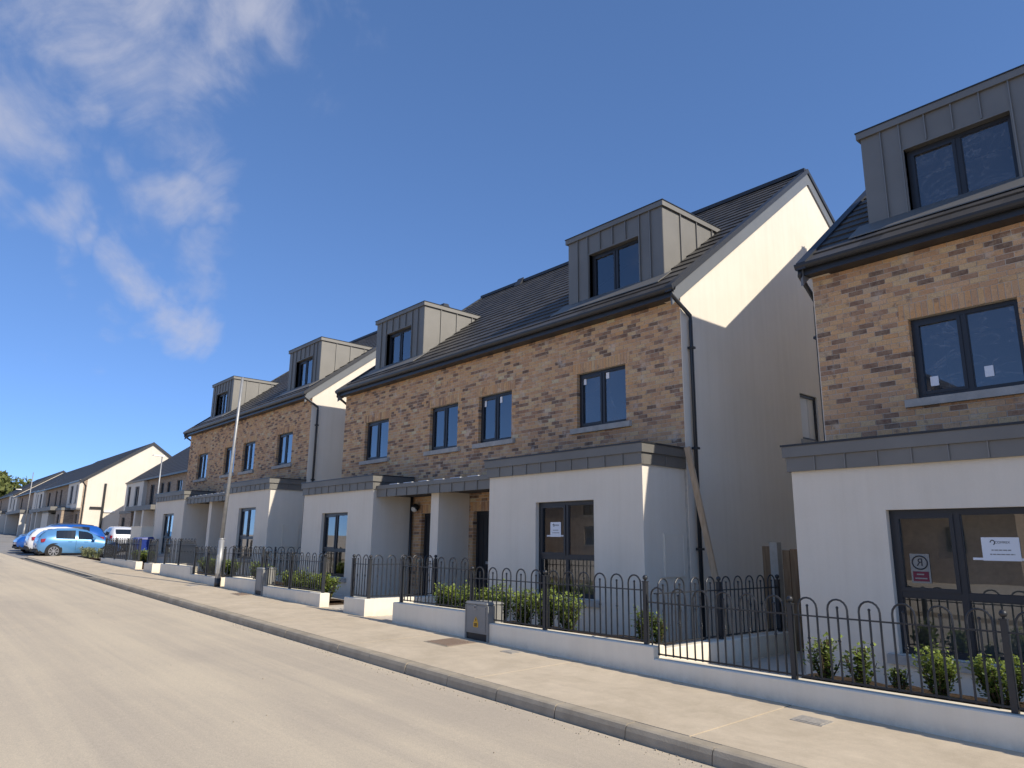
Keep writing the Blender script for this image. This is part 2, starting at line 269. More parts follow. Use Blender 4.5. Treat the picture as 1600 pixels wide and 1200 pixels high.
def pave_material():
    m = bpy.data.materials.new('pavement_concrete'); m.use_nodes = True; t = m.node_tree; b = t.nodes['Principled BSDF']; b.inputs['Roughness'].default_value = .93; b.inputs['Specular IOR Level'].default_value = .2
    g = N(t, 'ShaderNodeNewGeometry').outputs['Position']
    a = N(t, 'ShaderNodeTexNoise', inp={'Scale': 1.1, 'Detail': 8.0, 'Roughness': .68, 'Distortion': .6}); LK(t, g, a.inputs['Vector'])
    f = N(t, 'ShaderNodeTexNoise', inp={'Scale': 130.0, 'Detail': 2.0}); LK(t, g, f.inputs['Vector'])
    mp = N(t, 'ShaderNodeMapping'); mp.inputs['Scale'].default_value = (1.2, 60, 1); LK(t, g, mp.inputs[0])
    br = N(t, 'ShaderNodeTexNoise', inp={'Scale': 1.5, 'Detail': 3.0}); LK(t, mp.outputs[0], br.inputs['Vector'])
    s = N(t, 'ShaderNodeTexNoise', inp={'Scale': 5.0, 'Detail': 6.0, 'Roughness': .7}); LK(t, g, s.inputs['Vector'])
    mr = N(t, 'ShaderNodeMapRange'); LK(t, a.outputs[0], mr.inputs[0]); mr.inputs[1].default_value = .33; mr.inputs[2].default_value = .66
    mx = N(t, 'ShaderNodeMix', data_type='RGBA'); LK(t, mr.outputs[0], mx.inputs['Factor']); mx.inputs['A'].default_value = (.51, .42, .30, 1); mx.inputs['B'].default_value = (.64, .53, .385, 1)
    v = M_(t, 'ADD', 1.0, M_(t, 'ADD', M_(t, 'MULTIPLY', M_(t, 'SUBTRACT', f.outputs[0], .5), .35), M_(t, 'ADD', M_(t, 'MULTIPLY', M_(t, 'SUBTRACT', br.outputs[0], .5), .14), M_(t, 'MULTIPLY', M_(t, 'SUBTRACT', s.outputs[0], .5), .3))))
    vm = N(t, 'ShaderNodeVectorMath', operation='SCALE'); LK(t, mx.outputs['Result'], vm.inputs[0]); LK(t, v, vm.inputs['Scale']); LK(t, vm.outputs[0], b.inputs['Base Color'])
    bp = N(t, 'ShaderNodeBump', inp={'Strength': .25, 'Distance': .004}); LK(t, br.outputs[0], bp.inputs['Height']); LK(t, bp.outputs[0], b.inputs['Normal'])
    return m
MT['pave'] = pave_material()
MT['kerb'] = mat('kerb_concrete', (.47, .40, .30), .92, spec=.2, col2=(.32, .27, .20), vscale=3.2, detail=8, bump=.35, bscale=70)
MT['joint'] = mat('joint_filler', (.50, .44, .35), .95)
MT['ground'] = mat('ground_earth', (.64, .53, .39), 1.0, var=.15, vscale=.3)
MT['path'] = mat('path_concrete', (.62, .55, .45), .93, col2=(.52, .46, .375), vscale=2.5, detail=7)
MT['rustcover'] = mat('rusty_cover', (.27, .165, .10), .9, col2=(.30, .25, .20), vscale=40, bump=1.0, bscale=60)
MT['greycover'] = mat('grey_cover', (.46, .415, .35), .85, var=.35, vscale=30, bump=.8, bscale=50)

# ---------------------------------------------------------------- mesh builder
class MB:
    def __init__(s): s.v = []; s.f = []; s.t = []; s.cur = 0.5
    def quad(s, a, b, c, d):
        n = len(s.v); s.v += [tuple(a), tuple(b), tuple(c), tuple(d)]; s.f.append((n, n+1, n+2, n+3)); s.t.append(s.cur)
    def tri(s, a, b, c):
        n = len(s.v); s.v += [tuple(a), tuple(b), tuple(c)]; s.f.append((n, n+1, n+2)); s.t.append(s.cur)
    def box(s, x0, x1, y0, y1, z0, z1):
        s.hexa([(x0, y0, z0), (x1, y0, z0), (x1, y1, z0), (x0, y1, z0), (x0, y0, z1), (x1, y0, z1), (x1, y1, z1), (x0, y1, z1)])
    def hexa(s, p):
        n = len(s.v); s.v += [tuple(q) for q in p]
        for f in ((0, 3, 2, 1), (4, 5, 6, 7), (0, 1, 5, 4), (1, 2, 6, 5), (2, 3, 7, 6), (3, 0, 4, 7)):
            s.f.append(tuple(n+i for i in f)); s.t.append(s.cur)
    def tube(s, pts, r, k=6, caps=True):
        pts = [Vector(p) for p in pts]; rs = r if isinstance(r, (list, tuple)) else [r]*len(pts)
        rings = []
        for i, p in enumerate(pts):
            d = (pts[min(i+1, len(pts)-1)]-pts[max(i-1, 0)]).normalized()
            u = d.cross(Vector((0, 0, 1)) if abs(d.z) < .9 else Vector((1, 0, 0))).normalized()
            if i and u.dot(pu) < 0: u = -u
            w = d.cross(u); pu = u
            n = len(s.v)
            for j in range(k):
                a = 2*math.pi*j/k; s.v.append(tuple(p+(u*math.cos(a)+w*math.sin(a))*rs[i]))
            rings.append(n)
        for a, b in zip(rings, rings[1:]):
            for j in range(k):
                s.f.append((a+j, a+(j+1) % k, b+(j+1) % k, b+j)); s.t.append(s.cur)
        if caps:
            s.f.append(tuple(rings[0]+j for j in range(k))[::-1]); s.t.append(s.cur)
            s.f.append(tuple(rings[-1]+j for j in range(k))); s.t.append(s.cur)
    def prism(s, pts, axis, d0, d1):   # polygon pts (a,b) extruded along axis
        def P(a, b, d): return {'x': (d, a, b), 'y': (a, d, b), 'z': (a, b, d)}[axis]
        n = len(s.v); k = len(pts)
        s.v += [P(a, b, d0) for a, b in pts]+[P(a, b, d1) for a, b in pts]
        s.f.append(tuple(range(n, n+k))[::-1]); s.f.append(tuple(range(n+k, n+2*k))); s.t += [s.cur]*2
        for i in range(k):
            j = (i+1) % k; s.f.append((n+i, n+j, n+k+j, n+k+i)); s.t.append(s.cur)
    def sphere(s, c, r, k=8, m=6, sz=1.0):
        n = len(s.v)
        for i in range(m+1):
            th = math.pi*i/m
            for j in range(k):
                a = 2*math.pi*j/k; s.v.append((c[0]+r*math.sin(th)*math.cos(a), c[1]+r*math.sin(th)*math.sin(a), c[2]+r*sz*math.cos(th)))
        for i in range(m):
            for j in range(k):
                s.f.append((n+i*k+j, n+(i+1)*k+j, n+(i+1)*k+(j+1) % k, n+i*k+(j+1) % k)); s.t.append(s.cur)
    def disc(s, c, r, axis='y', k=20, depth=.02):
        s.prism([(c[0 if axis != 'x' else 1]+r*math.cos(2*math.pi*i/k), c[2 if axis != 'z' else 1]+r*math.sin(2*math.pi*i/k)) for i in range(k)], axis, c['xyz'.index(axis)]-depth/2, c['xyz'.index(axis)]+depth/2)
    def gridwall(s, axis, a0, a1, z0, z1, d0, d1, ops=()):
        A = sorted({a0, a1, *[min(max(q, a0), a1) for o in ops for q in o[:2]]}); Z = sorted({z0, z1, *[min(max(q, z0), z1) for o in ops for q in o[2:4]]})
        def solid(i, j):
            if not (0 <= i < len(A)-1 and 0 <= j < len(Z)-1): return False
            a = (A[i]+A[i+1])/2; z = (Z[j]+Z[j+1])/2
            return not any(o[0] < a < o[1] and o[2] < z < o[3] for o in ops)
        P = (lambda a, d, z: (a, d, z)) if axis == 'x' else (lambda a, d, z: (d, a, z))
        for i in range(len(A)-1):
            for j in range(len(Z)-1):
                if not solid(i, j): continue
                a, b, c, e = A[i], A[i+1], Z[j], Z[j+1]
                s.quad(P(a, d0, c), P(b, d0, c), P(b, d0, e), P(a, d0, e)); s.quad(P(b, d1, c), P(a, d1, c), P(a, d1, e), P(b, d1, e))
                if not solid(i-1, j): s.quad(P(a, d1, c), P(a, d0, c), P(a, d0, e), P(a, d1, e))
                if not solid(i+1, j): s.quad(P(b, d0, c), P(b, d1, c), P(b, d1, e), P(b, d0, e))
                if not solid(i, j-1): s.quad(P(a, d1, c), P(b, d1, c), P(b, d0, c), P(a, d0, c))
                if not solid(i, j+1): s.quad(P(a, d0, e), P(b, d0, e), P(b, d1, e), P(a, d1, e))
    def mesh(s, name, m, tone=False, smooth=False):
        me = bpy.data.meshes.new(name); me.from_pydata(s.v, [], s.f)
        if tone:
            at = me.attributes.new('tone', 'FLOAT', 'FACE'); at.data.foreach_set('value', s.t)
        if m: me.materials.append(MT[m] if isinstance(m, str) else m)
        if smooth: me.polygons.foreach_set('use_smooth', [True]*len(s.f))
        me.update(); return me
    def build(s, name, m, parent=None, loc=(0, 0, 0), tone=False, smooth=False):
        return link(name, s.mesh(name, m, tone, smooth), parent, loc)
def link(name, me, parent=None, loc=(0, 0, 0), rz=0.0, scale=None):
    o = bpy.data.objects.new(name, me); C.objects.link(o); o.location = loc; o.rotation_euler = (0, 0, rz)
    if scale: o.scale = scale
    if parent: o.parent = parent
    return o
def tag(o, label=None, cat=None, group=None, kind=None):
    if label: o['label'] = label
    if cat: o['category'] = cat
    if group: o['group'] = group
    if kind: o['kind'] = kind
    return o
def thing(name, loc, label, cat, group=None, rz=0.0):
    return tag(link(name, None, None, loc, rz), label, cat, group)
def bx(*a):
    b = MB(); b.box(*a); return b
def pix(p):
    d = Vector(p)-CAM; w = d.dot(FWD)
    return (800+1119.74*d.dot(RGT)/w, 600-1119.74*d.dot(UPV)/w, w) if w > .1 else (-9e9, -9e9, w)
def inframe(p, m=15):
    u, v, w = pix(p); return -m < u < 1600+m and -m < v < 1200+m

# ---------------------------------------------------------------- ground, road, pavement
SL = -0.02
def kz(x): return -5.878+SL*x             # top of kerb
def gz(x, y=-2.95): return kz(x)+.02*(min(y, -2.9)+4.83)   # pavement surface
KY = -4.83
g = MB(); xs = [-1500, -400, -160, 80, 400, 1500]; zf = lambda x: kz(max(-160, min(80, x)))-.20
for a, b in zip(xs, xs[1:]):
    g.quad((a, -1500, zf(a)), (b, -1500, zf(b)), (b, 1500, zf(b)), (a, 1500, zf(a)))
tag(g.build('ground', 'ground'), kind='structure')
g = MB(); n = 60
for i in range(n):
    a, b = -160+240*i/n, -160+240*(i+1)/n
    ys = [-12.2, -8.7, KY-.06]; zs = [-.12, -.055, -.125]
    for k in range(2): g.quad((a, ys[k], kz(a)+zs[k]), (b, ys[k], kz(b)+zs[k]), (b, ys[k+1], kz(b)+zs[k+1]), (a, ys[k+1], kz(a)+zs[k+1]))
tag(g.build('road', 'road'), kind='structure')
# parking court beyond the terrace end, flush with the road
g = MB(); g.quad((-160, KY-.061, kz(-160)-.121), (-34.8, KY-.061, kz(-34.8)-.121), (-34.8, 2.0, kz(-34.8)+.02), (-160, 2.0, kz(-160)+.02))
g.quad((-34.8, -2.3, kz(-34.8)-.07), (-28.2, -2.3, kz(-28.2)-.05), (-28.2, 3, kz(-28.2)+.03), (-34.8, 3, kz(-34.8)+.03))
MT['court'] = mat('parking_asphalt', (.34, .32, .295), .95, spec=.2, col2=(.27, .255, .235), vscale=.6, detail=8, bump=.4, bscale=90)
tag(g.build('parking_court', 'court'), kind='structure')
pv = tag(bx(-34, 24, KY+.14, -2.70, -8, -7.9).build('pavement', 'pave'), kind='structure')
pv.data = bpy.data.meshes.new('pavement_bed')
b = MB(); a, c = -34.6, 24
b.quad((a, KY+.02, kz(a)-.03), (c, KY+.02, kz(c)-.03), (c, -2.7, kz(c)+.01), (a, -2.7, kz(a)+.01)); pv.data = b.mesh('pavement_bed', 'joint')
x = 24.27-.0
edges = [3.27+3.01*k for k in range(-12, 8)]
for a, c in zip(edges, edges[1:]):
    a += .02; s = MB(); y0, y1 = KY+.135, -2.80
    P = lambda x, y, d=0: (x, y, gz(x, y)+d)
    s.hexa([P(a, y0, -.08), P(c, y0, -.08), P(c, y1, -.08), P(a, y1, -.08), P(a, y0), P(c, y0), P(c, y1), P(a, y1)])
    s.build('pavement_slab', 'pave', pv)
# rounded end of the pavement at the parking court
s = MB(); pts = [(edges[0], KY+.135), (edges[0], -2.8)]+[(-33.6, -2.75), (-34.5, -3.4), (-34.9, -4.1), (-34.6, -4.55), (-33.8, KY+.1)]
n0 = len(s.v); s.v += [(px, py, gz(px, py)) for px, py in pts]; s.f.append(tuple(range(len(pts)))[::-1]); s.t.append(.5)
s.build('pavement_slab', 'pave', pv)
kb = tag(bx(-34, 24, KY+.02, KY+.12, -8, -7.9).build('kerb', 'kerb'), kind='structure')
kb.data = bx(-34, 24, KY+.03, KY+.10, -8.2, -8.1).mesh('kerb_bed', 'joint')
J0 = 3.60
def kerb_stone(a, c):
    s = MB(); L = c-a
    def up(x): return max(0.0, min(1.0, (x+20.5)/2.3))        # upstand dies away to a dropped kerb
    rows = []
    for x in (a, c):
        h = (.125*up(x)+.012); zt = kz(x); zb = kz(x)-.20
        dz = -.0*(1-up(x))
        rows.append([(x, KY-.045, zb), (x, KY-.028, zt-.05 if up(x) > .5 else zt-.03), (x, KY-.012, zt-.012), (x, KY+.012, zt), (x, KY+.125, zt+.0025), (x, KY+.125, zb)])
        if up(x) < 1:
            d = (1-up(x))*.10
            rows[-1] = [(p[0], p[1], p[2]-d*(1 if i < 4 else .0)) for i, p in enumerate(rows[-1])]
    n0 = len(s.v); s.v += rows[0]+rows[1]; k = 6
    for i in range(k): s.f.append((n0+i, n0+k+i, n0+k+(i+1) % k, n0+(i+1) % k)); s.t.append(.5)
    s.f.append(tuple(n0+i for i in range(k))); s.f.append(tuple(n0+k+i for i in range(k))[::-1]); s.t += [.5]*2
    return s
k = 0; x = J0+.918*18
while x > -33.8:
    kerb_stone(x-.906+random.uniform(-.003, .003), x).build('kerb_stone', 'kerb', kb, (0, random.uniform(-.003, .003), random.uniform(-.002, .002))); x -= .918
# far side of the street (behind the camera)
s = MB(); a, c = -120, 70
s.hexa([(a, -15.2, kz(a)-.3), (c, -15.2, kz(c)-.3), (c, -12.2, kz(c)-.3), (a, -12.2, kz(a)-.3), (a, -15.2, kz(a)+.03), (c, -15.2, kz(c)+.03), (c, -12.2, kz(c)), (a, -12.2, kz(a))])
tag(s.build('pavement_opposite', 'pave'), kind='structure')
# yards and paths behind the front walls
s = MB(); a, c = -28.3, 26
s.quad((a, -2.80, gz(a)-.005), (c, -2.80, gz(c)-.005), (c, 14, gz(c)+.02), (a, 14, gz(a)+.02))
tag(s.build('yard_paving', 'path'), kind='structure')

# ---------------------------------------------------------------- window builder (parts of a house)
def window(parent, x0, x1, z0, z1, yf, split=(.5,), transom=None, sill=.06, film=False, labels=(), B=0, ax=None, sash=(0,), silld=.13, fw=.055):
    """frame sits from yf to yf+.07, looking towards -Y"""
    w = link('window', None, parent, (0, 0, B))
    f = MB(); d0, d1 = yf, yf+.07
    f.box(x0, x0+fw, d0, d1, z0, z1); f.box(x1-fw, x1, d0, d1, z0, z1)
    f.box(x0+fw, x1-fw, d0, d1, z0, z0+fw); f.box(x0+fw, x1-fw, d0, d1, z1-fw, z1)
    xsn = [x0+fw]+[x0+(x1-x0)*q for q in split]+[x1-fw]
    for q in xsn[1:-1]: f.box(q-.033, q+.033, d0+.003, d1-.003, z0+fw, z1-fw)
    rows = [(z0+fw, z1-fw)]
    if transom is not None:
        for i in range(len(xsn)-1):
            f.box(xsn[i]+(.033 if i else 0), xsn[i+1]-(.033 if i < len(xsn)-2 else 0), d0+.004, d1-.004, transom-.035, transom+.035)
        rows = [(z0+fw, transom-.035), (transom+.035, z1-fw)]
    panes = []
    for i in range(len(xsn)-1):
        a = xsn[i]+(.033 if i else 0); c = xsn[i+1]-(.033 if i < len(xsn)-2 else 0)
        for r, (e, h) in enumerate(rows):
            sw = .042 if (i in sash and r == len(rows)-1) else .012
            y0 = d0-.010 if sw > .02 else d0+.012; y1 = d0+.045
            f.box(a, a+sw, y0, y1, e, h); f.box(c-sw, c, y0, y1, e, h); f.box(a+sw, c-sw, y0, y1, e, e+sw); f.box(a+sw, c-sw, y0, y1, h-sw, h)
            panes.append((a+sw-.004, c-sw+.004, e+sw-.004, h-sw+.004))
    f.build('frame', 'frame', w)
    for i, (a, c, e, h) in enumerate(panes):
        q = MB(); q.quad((a, d0+.026, e), (c, d0+.026, e), (c, d0+.026, h), (a, d0+.026, h))
        q.build('pane', 'glassfilm' if film else 'glass', w)
    for (lx, lz, lw, lh) in labels:
        bx(lx, lx+lw, d0+.016, d0+.022, lz, lz+lh).build('paper_tag', 'paper', w)
    if sill:
        s = MB(); oy = yf-.10-silld+.07
        s.hexa([(x0-.13, oy, z0-.115), (x1+.13, oy, z0-.115), (x1+.13, yf+.05, z0-.115), (x0-.13, yf+.05, z0-.115), (x0-.13, oy, z0-.012), (x1+.13, oy, z0-.012), (x1+.13, yf+.05, z0+.004), (x0-.13, yf+.05, z0+.004)])
        s.build('sill', 'sill', w)
    return w

# ---------------------------------------------------------------- brick laying
BR_H, BR_L = .0740, .208
FULL = []
for i in range(28):
    b = MB(); b.cur = (i+.5)/28*.97 if i < 26 else (.98 if i == 26 else .995)
    b.box(-.099, .099, -.05, .05, -.03125, .03125); FULL.append(b.mesh('brick', 'brick', True))
SOLD = []
for i in range(8):
    b = MB(); b.cur = [.98, .995, .46, .10, .98, .0, .34, .995][i]
    b.box(-.0325, .0325, -.05, .05, -.1075, .1075); SOLD.append(b.mesh('brick', 'brick', True))
def tone_pick():
    r = random.random(); return r
def lay_bricks(wall, W, zlo, zhi, ops, soldiers, ox, oz, n_single, B, excl=()):
    """list every brick, then make the best seen ones objects and the rest one joined part"""
    bricks = []
    r = 0; z = -2.062-BR_H*60
    solds = [(a-.115, c+.115, zt, zt+3*BR_H) for a, c, zt in soldiers]
    while z < zhi-.02:
        z0, z1 = z+.005, min(z+BR_H-.005, zhi-.004)
        if z1 > zlo and z1-z0 > .02:
            holes = [(o[0], o[1]) for o in list(ops)+solds+list(excl) if o[2] < (z0+z1)/2 < o[3]]
            x = -W-(0 if r % 2 else BR_L/2)
            while x < 0:
                segs = [(max(x, -W), min(x+BR_L-.01, 0))]
                for a, c in holes:
                    ns = []
                    for p, q in segs:
                        if q <= a or p >= c: ns.append((p, q)); continue
                        if p < a: ns.append((p, a-.0))
                        if q > c: ns.append((c+.0, q))
                    segs = ns
                segs = [(next((c for a, c in holes if 0 < p-c < .02), p), next((a for a, c in holes if 0 < a-q < .02), q)) for p, q in segs]
                for p, q in segs:
                    if q-p > .008: bricks.append([p, q, z0, z1, tone_pick(), 0])
                x += BR_L
        z += BR_H; r += 1
    for a, c, e, h in solds:
        n = int((c-a)/.075); p = (c-a)/n
        for i in range(n): bricks.append([a+i*p+.005, a+(i+1)*p-.005, e+.005, h-.005, random.choice([.98, .995, .46, .66, .10, .0, .34, .22, .76, .57]), 1])
    # warm rubbed bricks next to the openings
    for br in bricks:
        for o in ops:
            if o[2]-.02 < br[2] < o[3] and (abs(br[1]-o[0]) < .03 or abs(br[0]-o[1]) < .03) and random.random() < .6: br[4] = random.choice([.98, .995, .10, .46])
    # darker and paler clusters come from the packs
    for br in bricks:
        if not br[5] and br[4] < .74 and random.random() < .075+.06*math.sin(br[0]*1.7+1)*math.sin(br[2]*2.3): br[4] = random.uniform(.75, .915)
    def score(br):
        p = Vector((ox+(br[0]+br[1])/2, 0, oz+(br[2]+br[3])/2))
        return ((p-CAM).length if inframe(p, -2) else 1e9)+(3 if br[1]-br[0] < .1 and not br[5] else 0)
    order = sorted(bricks, key=score)
    rest = MB()
    for i, (p, q, e, h, t, so) in enumerate(order):
        dy = random.uniform(-.0025, .0025)
        if i < n_single and score(order[i]) < 1e8:
            if so: me = SOLD[random.randrange(8)]; scx, scz = (q-p)/.065, (h-e)/.215
            else:
                me = FULL[min(27, int(t/.97*26))] if t < .97 else FULL[26 if t < .99 else 27]; scx, scz = (q-p)/.198, (h-e)/.0625
            link('brick', me, wall, ((p+q)/2, .05+dy, (e+h)/2), 0, (scx, 1, scz))
        else:
            rest.cur = t; rest.box(p, q, dy, .10+dy, e, h)
    if rest.v: tag(rest.build('brickwork', 'brick', wall, tone=True), kind='stuff')

# ---------------------------------------------------------------- roof tiles
TW, TE = .30, .335
def roof_z(y): return .374+.778*y
TILE = []
for i in range(6):
    b = MB(); b.cur = i/5
    L = TE+.07; b.hexa([(-TW/2+.002, 0, -.040), (TW/2-.002, 0, -.040), (TW/2-.002, L, -.045), (-TW/2+.002, L, -.045), (-TW/2+.002, 0, 0), (TW/2-.002, 0, 0), (TW/2-.002, L, -.028), (-TW/2+.002, L, -.028)])
    TILE.append(b.mesh('roof_tile', 'tile', True))
PITCH = math.atan(.778)
def lay_tiles(roof, W, ox, oz, n_single, holes):
    tiles = []
    y = -.30; ridge = 5.29; r = 0; st = TE*math.cos(PITCH)
    while y < ridge-.10:
        n = int((W+.16)/TW)+1; w0 = (W+.16)/n
        for i in range(n+1):
            x = -W-.08+i*w0-(w0/2 if r % 2 else 0); x0, x1 = max(x, -W-.08), min(x+w0, .08)
            if x1-x0 < .04: continue
            yc = y+st/2; xc = (x0+x1)/2
            if any(h[0]+.0 < xc < h[1] and h[2] < yc < h[3] for h in holes): continue
            tiles.append((xc, x1-x0, y, r))
        y += st; r += 1
    def score(t):
        p = Vector((ox+t[0], t[2]+.1, oz+roof_z(t[2])+.05)); return (p-CAM).length if inframe(p, -2) else 1e9
    tiles.sort(key=score); rest = MB(); cp, sp = math.cos(PITCH), math.sin(PITCH)
    for i, t in enumerate(tiles):
        if i < n_single and score(t) < 1e8:
            o = link('roof_tile', TILE[random.randrange(6)], roof, (t[0], t[2], roof_z(t[2])+.045+random.uniform(-.002, .002))); o.rotation_euler = (PITCH, 0, 0); o.scale = (t[1]/TW, 1, 1)
        else:
            L = TE+.07; w = t[1]/2-.002; rest.cur = random.random(); P = []
            dz = random.uniform(-.002, .002)
            for (a, l, d) in ((-w, 0, -.040), (w, 0, -.040), (w, L, -.045), (-w, L, -.045), (-w, 0, 0), (w, 0, 0), (w, L, -.028), (-w, L, -.028)):
                P.append((t[0]+a, t[2]+l*cp-d*sp, roof_z(t[2])+.045+dz+l*sp+d*cp))
            rest.hexa(P)
    if rest.v: tag(rest.build('tiling', 'tile', roof, tone=True), kind='stuff')

# ---------------------------------------------------------------- the three-storey pairs
W = 12.33; BASE = 6.3
def mirror(x): return -W-x
def dormer(root, x0, x1, wx0, wx1, B, film=False):
    d = link('dormer', None, root, (0, 0, B)); yf = .54; zb, zt = .70, 2.30
    body = MB(); yb = (zt-.374)/.778+.25
    ops = [(wx0, wx1, zb+.02, 1.86)]
    body.gridwall('x', x0+.02, x1-.02, zb-.3, zt, yf+.012, yf+.14, ops)
    for q in (x0+.02, x1-.09):
        body.prism([(yf+.14, .2), (yf+.14, zt), (yb, zt), (yb, zt-.1)], 'x', q+.001, q+.069)
    body.prism([(yf+.02, zt-.005), (yf+.02, zt+.03), (yb+.1, zt+.03), (yb+.1, zt-.005)], 'x', x0+.03, x1-.03)
    body.build('core', 'roof_dark', d)
    # front panels with standing seams
    fx = [x0, x0+.30, wx0-.03]; lx = [wx1+.03, x1-.30, x1]
    mid = [wx0-.03+(wx1-wx0+.06)*i/4 for i in range(5)]
    for a, c in zip(fx, fx[1:]): bx(a+.002, c-.002, yf-.004, yf+.010, zb-.04-.0, zt-.02).build('cladding_panel', 'zinc', d)
    for a, c in zip(lx, lx[1:]): bx(a+.002, c-.002, yf-.004, yf+.010, zb-.04, zt-.02).build('cladding_panel', 'zinc', d)
    for a, c in zip(mid, mid[1:]): bx(a+.002, c-.002, yf-.004, yf+.010, 1.86, zt-.02).build('cladding_panel', 'zinc', d)
    for q in fx[1:]+lx[:-1]: bx(q-.008, q+.008, yf-.034, yf-.003, zb-.04, zt-.021).build('seam', 'zinc_seam', d)
    for q in mid[1:-1]: bx(q-.008, q+.008, yf-.034, yf-.003, 1.862, zt-.021).build('seam', 'zinc_seam', d)
    rv = MB(); rv.box(wx0-.028, wx0, yf-.02, yf+.20, zb, 1.86); rv.box(wx1, wx1+.028, yf-.02, yf+.20, zb, 1.86); rv.box(wx0, wx1, yf-.018, yf+.20, 1.832, 1.858); rv.box(wx0-.03, wx1+.03, yf-.03, yf+.20, zb-.035, zb+.004)
    rv.build('reveal', 'zinc', d)
    # cheeks
    for side in (0, 1):
        q0, q1 = (x0-.004, x0+.012) if side == 0 else (x1-.012, x1+.004)
        ys = [yf]+[yf+.56*i for i in (1, 2, 3)]+[yb]
        for a, c in zip(ys, ys[1:]):
            c = min(c, (zt-.4)/.778)
            if c-a < .05: continue
            za, zc = roof_z(a)-.06, roof_z(c)-.06
            p = MB(); p.prism([(a+.003, max(za, .1)), (c-.003, zc), (c-.003, zt-.02), (a+.003, zt-.02)], 'x', q0, q1); p.build('cheek_panel', 'zinc', d)
        for a in ys[1:4]:
            e = (x0-.036, x0-.003) if side == 0 else (x1+.003, x1+.036)
            if roof_z(a) < zt-.03: bx(e[0], e[1], a-.009, a+.009, roof_z(a)-.03, zt-.021).build('seam', 'zinc_seam', d)
    cap = MB(); ye = (2.41-.374)/.778+.05
    cap.box(x0-.05, x1+.05, yf-.05, yf-.012, zt-.03, zt+.075); cap.box(x0-.05, x0-.012, yf-.012, ye, zt-.03, zt+.075); cap.box(x1+.012, x1+.05, yf-.012, ye, zt-.03, zt+.075); cap.box(x0-.012, x1+.012, yf-.012, ye, zt+.03, zt+.07)
    cap.build('fascia', 'zinc', d)
    tr = MB(); tr.box(x0-.062, x1+.062, yf-.062, ye, zt+.076, zt+.094); tr.build('drip_trim', 'gutter', d)
    ap = MB(); y0 = yf-.42
    ap.hexa([(x0-.16, y0, roof_z(y0)+.052), (x1+.16, y0, roof_z(y0)+.052), (x1+.16, yf+.02, roof_z(yf)+.05), (x0-.16, yf+.02, roof_z(yf)+.05), (x0-.16, y0, roof_z(y0)+.068), (x1+.16, y0, roof_z(y0)+.068), (x1+.16, yf+.02, roof_z(yf)+.068), (x0-.16, yf+.02, roof_z(yf)+.068)])
    ap.build('lead_apron', 'zinc', d)
    window(root, wx0, wx1, zb+.005, 1.832, yf+.10, sill=0, B=B, film=film)
def bay(root, x0, x1, wx0, wx1, B, labels=(), outer=1, wsash=(0,)):
    """single-storey rendered projection with zinc fascia; outer=+1 when its free flank faces +X"""
    yb = -1.135; zw = -3.05; o = link('bay', None, root, (0, 0, B)); ops = [(wx0, wx1, -5.22, -3.58)]
    s = MB(); s.gridwall('x', x0+.03, x1-.03, -BASE, zw+.03, yb, yb+.24, ops)
    for q in (x0+.03, x1-.27): s.box(q, q+.24, yb+.2401, -.002, -BASE, zw+.03)
    s.build('wall', 'render', o)
    r = MB(); r.box(x0+.05, x1-.05, yb+.03, .002, zw+.031, -2.735); r.build('roof', 'roof_dark', o)
    # lower row of panels and upper band
    n = 10; p = (x1-x0+.02)/n
    for i in range(n): bx(x0-.01+i*p+.003, x0-.01+(i+1)*p-.003, yb-.052, yb-.02, zw, -2.862).build('fascia_panel', 'zinc', o)
    for i in range(1, n): bx(x0-.01+i*p-.007, x0-.01+i*p+.007, yb-.066, yb-.045, zw+.002, -2.863).build('seam', 'zinc_seam', o)
    for sx in (x0-.01, x1+.01):
        lo, hi = (sx, sx+.03) if sx < (x0+x1)/2 else (sx-.03, sx)
        m = yb-.018+(1.135)*.52
        for a, c in ((yb-.018, m), (m+.004, -.004)): bx(lo, hi, a, c, zw, -2.862).build('fascia_panel', 'zinc', o)
        bx(lo-.014 if sx < (x0+x1)/2 else hi, lo if sx < (x0+x1)/2 else hi+.014, m-.007, m+.009, zw+.002, -2.863).build('seam', 'zinc_seam', o)
    bd = MB(); e = .045
    bd.box(x0-e, x1+e, yb-.085, yb-.05, -2.861, -2.715); bd.box(x0-e, x0-e+.035, yb-.05, -.005, -2.861, -2.715); bd.box(x1+e-.035, x1+e, yb-.05, -.005, -2.861, -2.715)
    bd.build('fascia_band', 'zinc', o)
    tp = MB(); tp.box(x0-e-.015, x1+e+.015, yb-.10, -.003, -2.714, -2.690); tp.build('drip_trim', 'gutter', o)
    window(root, wx0, wx1, -5.22, -3.58, yb+.085, transom=-4.55, B=B, sash=wsash, silld=.10, fw=.062)
    mbx = MB(); fx = x1-.03 if outer > 0 else x0+.03
    a, c = (fx, fx+.022) if outer > 0 else (fx-.022, fx)
    mbx.box(a, c, -.62, -.14, -4.80, -4.16); mb = mbx.build('meter_box', 'render', root, (0, 0, B))
    a, c = (a, c+.008) if outer > 0 else (a-.008, c)
    fr = MB(); fr.box(a, c, -.645, -.62, -4.825, -4.135); fr.box(a, c, -.14, -.115, -4.825, -4.135); fr.box(a, c, -.62, -.14, -4.16, -4.135); fr.box(a, c, -.62, -.14, -4.825, -4.80); fr.build('box_frame', 'render', mb)
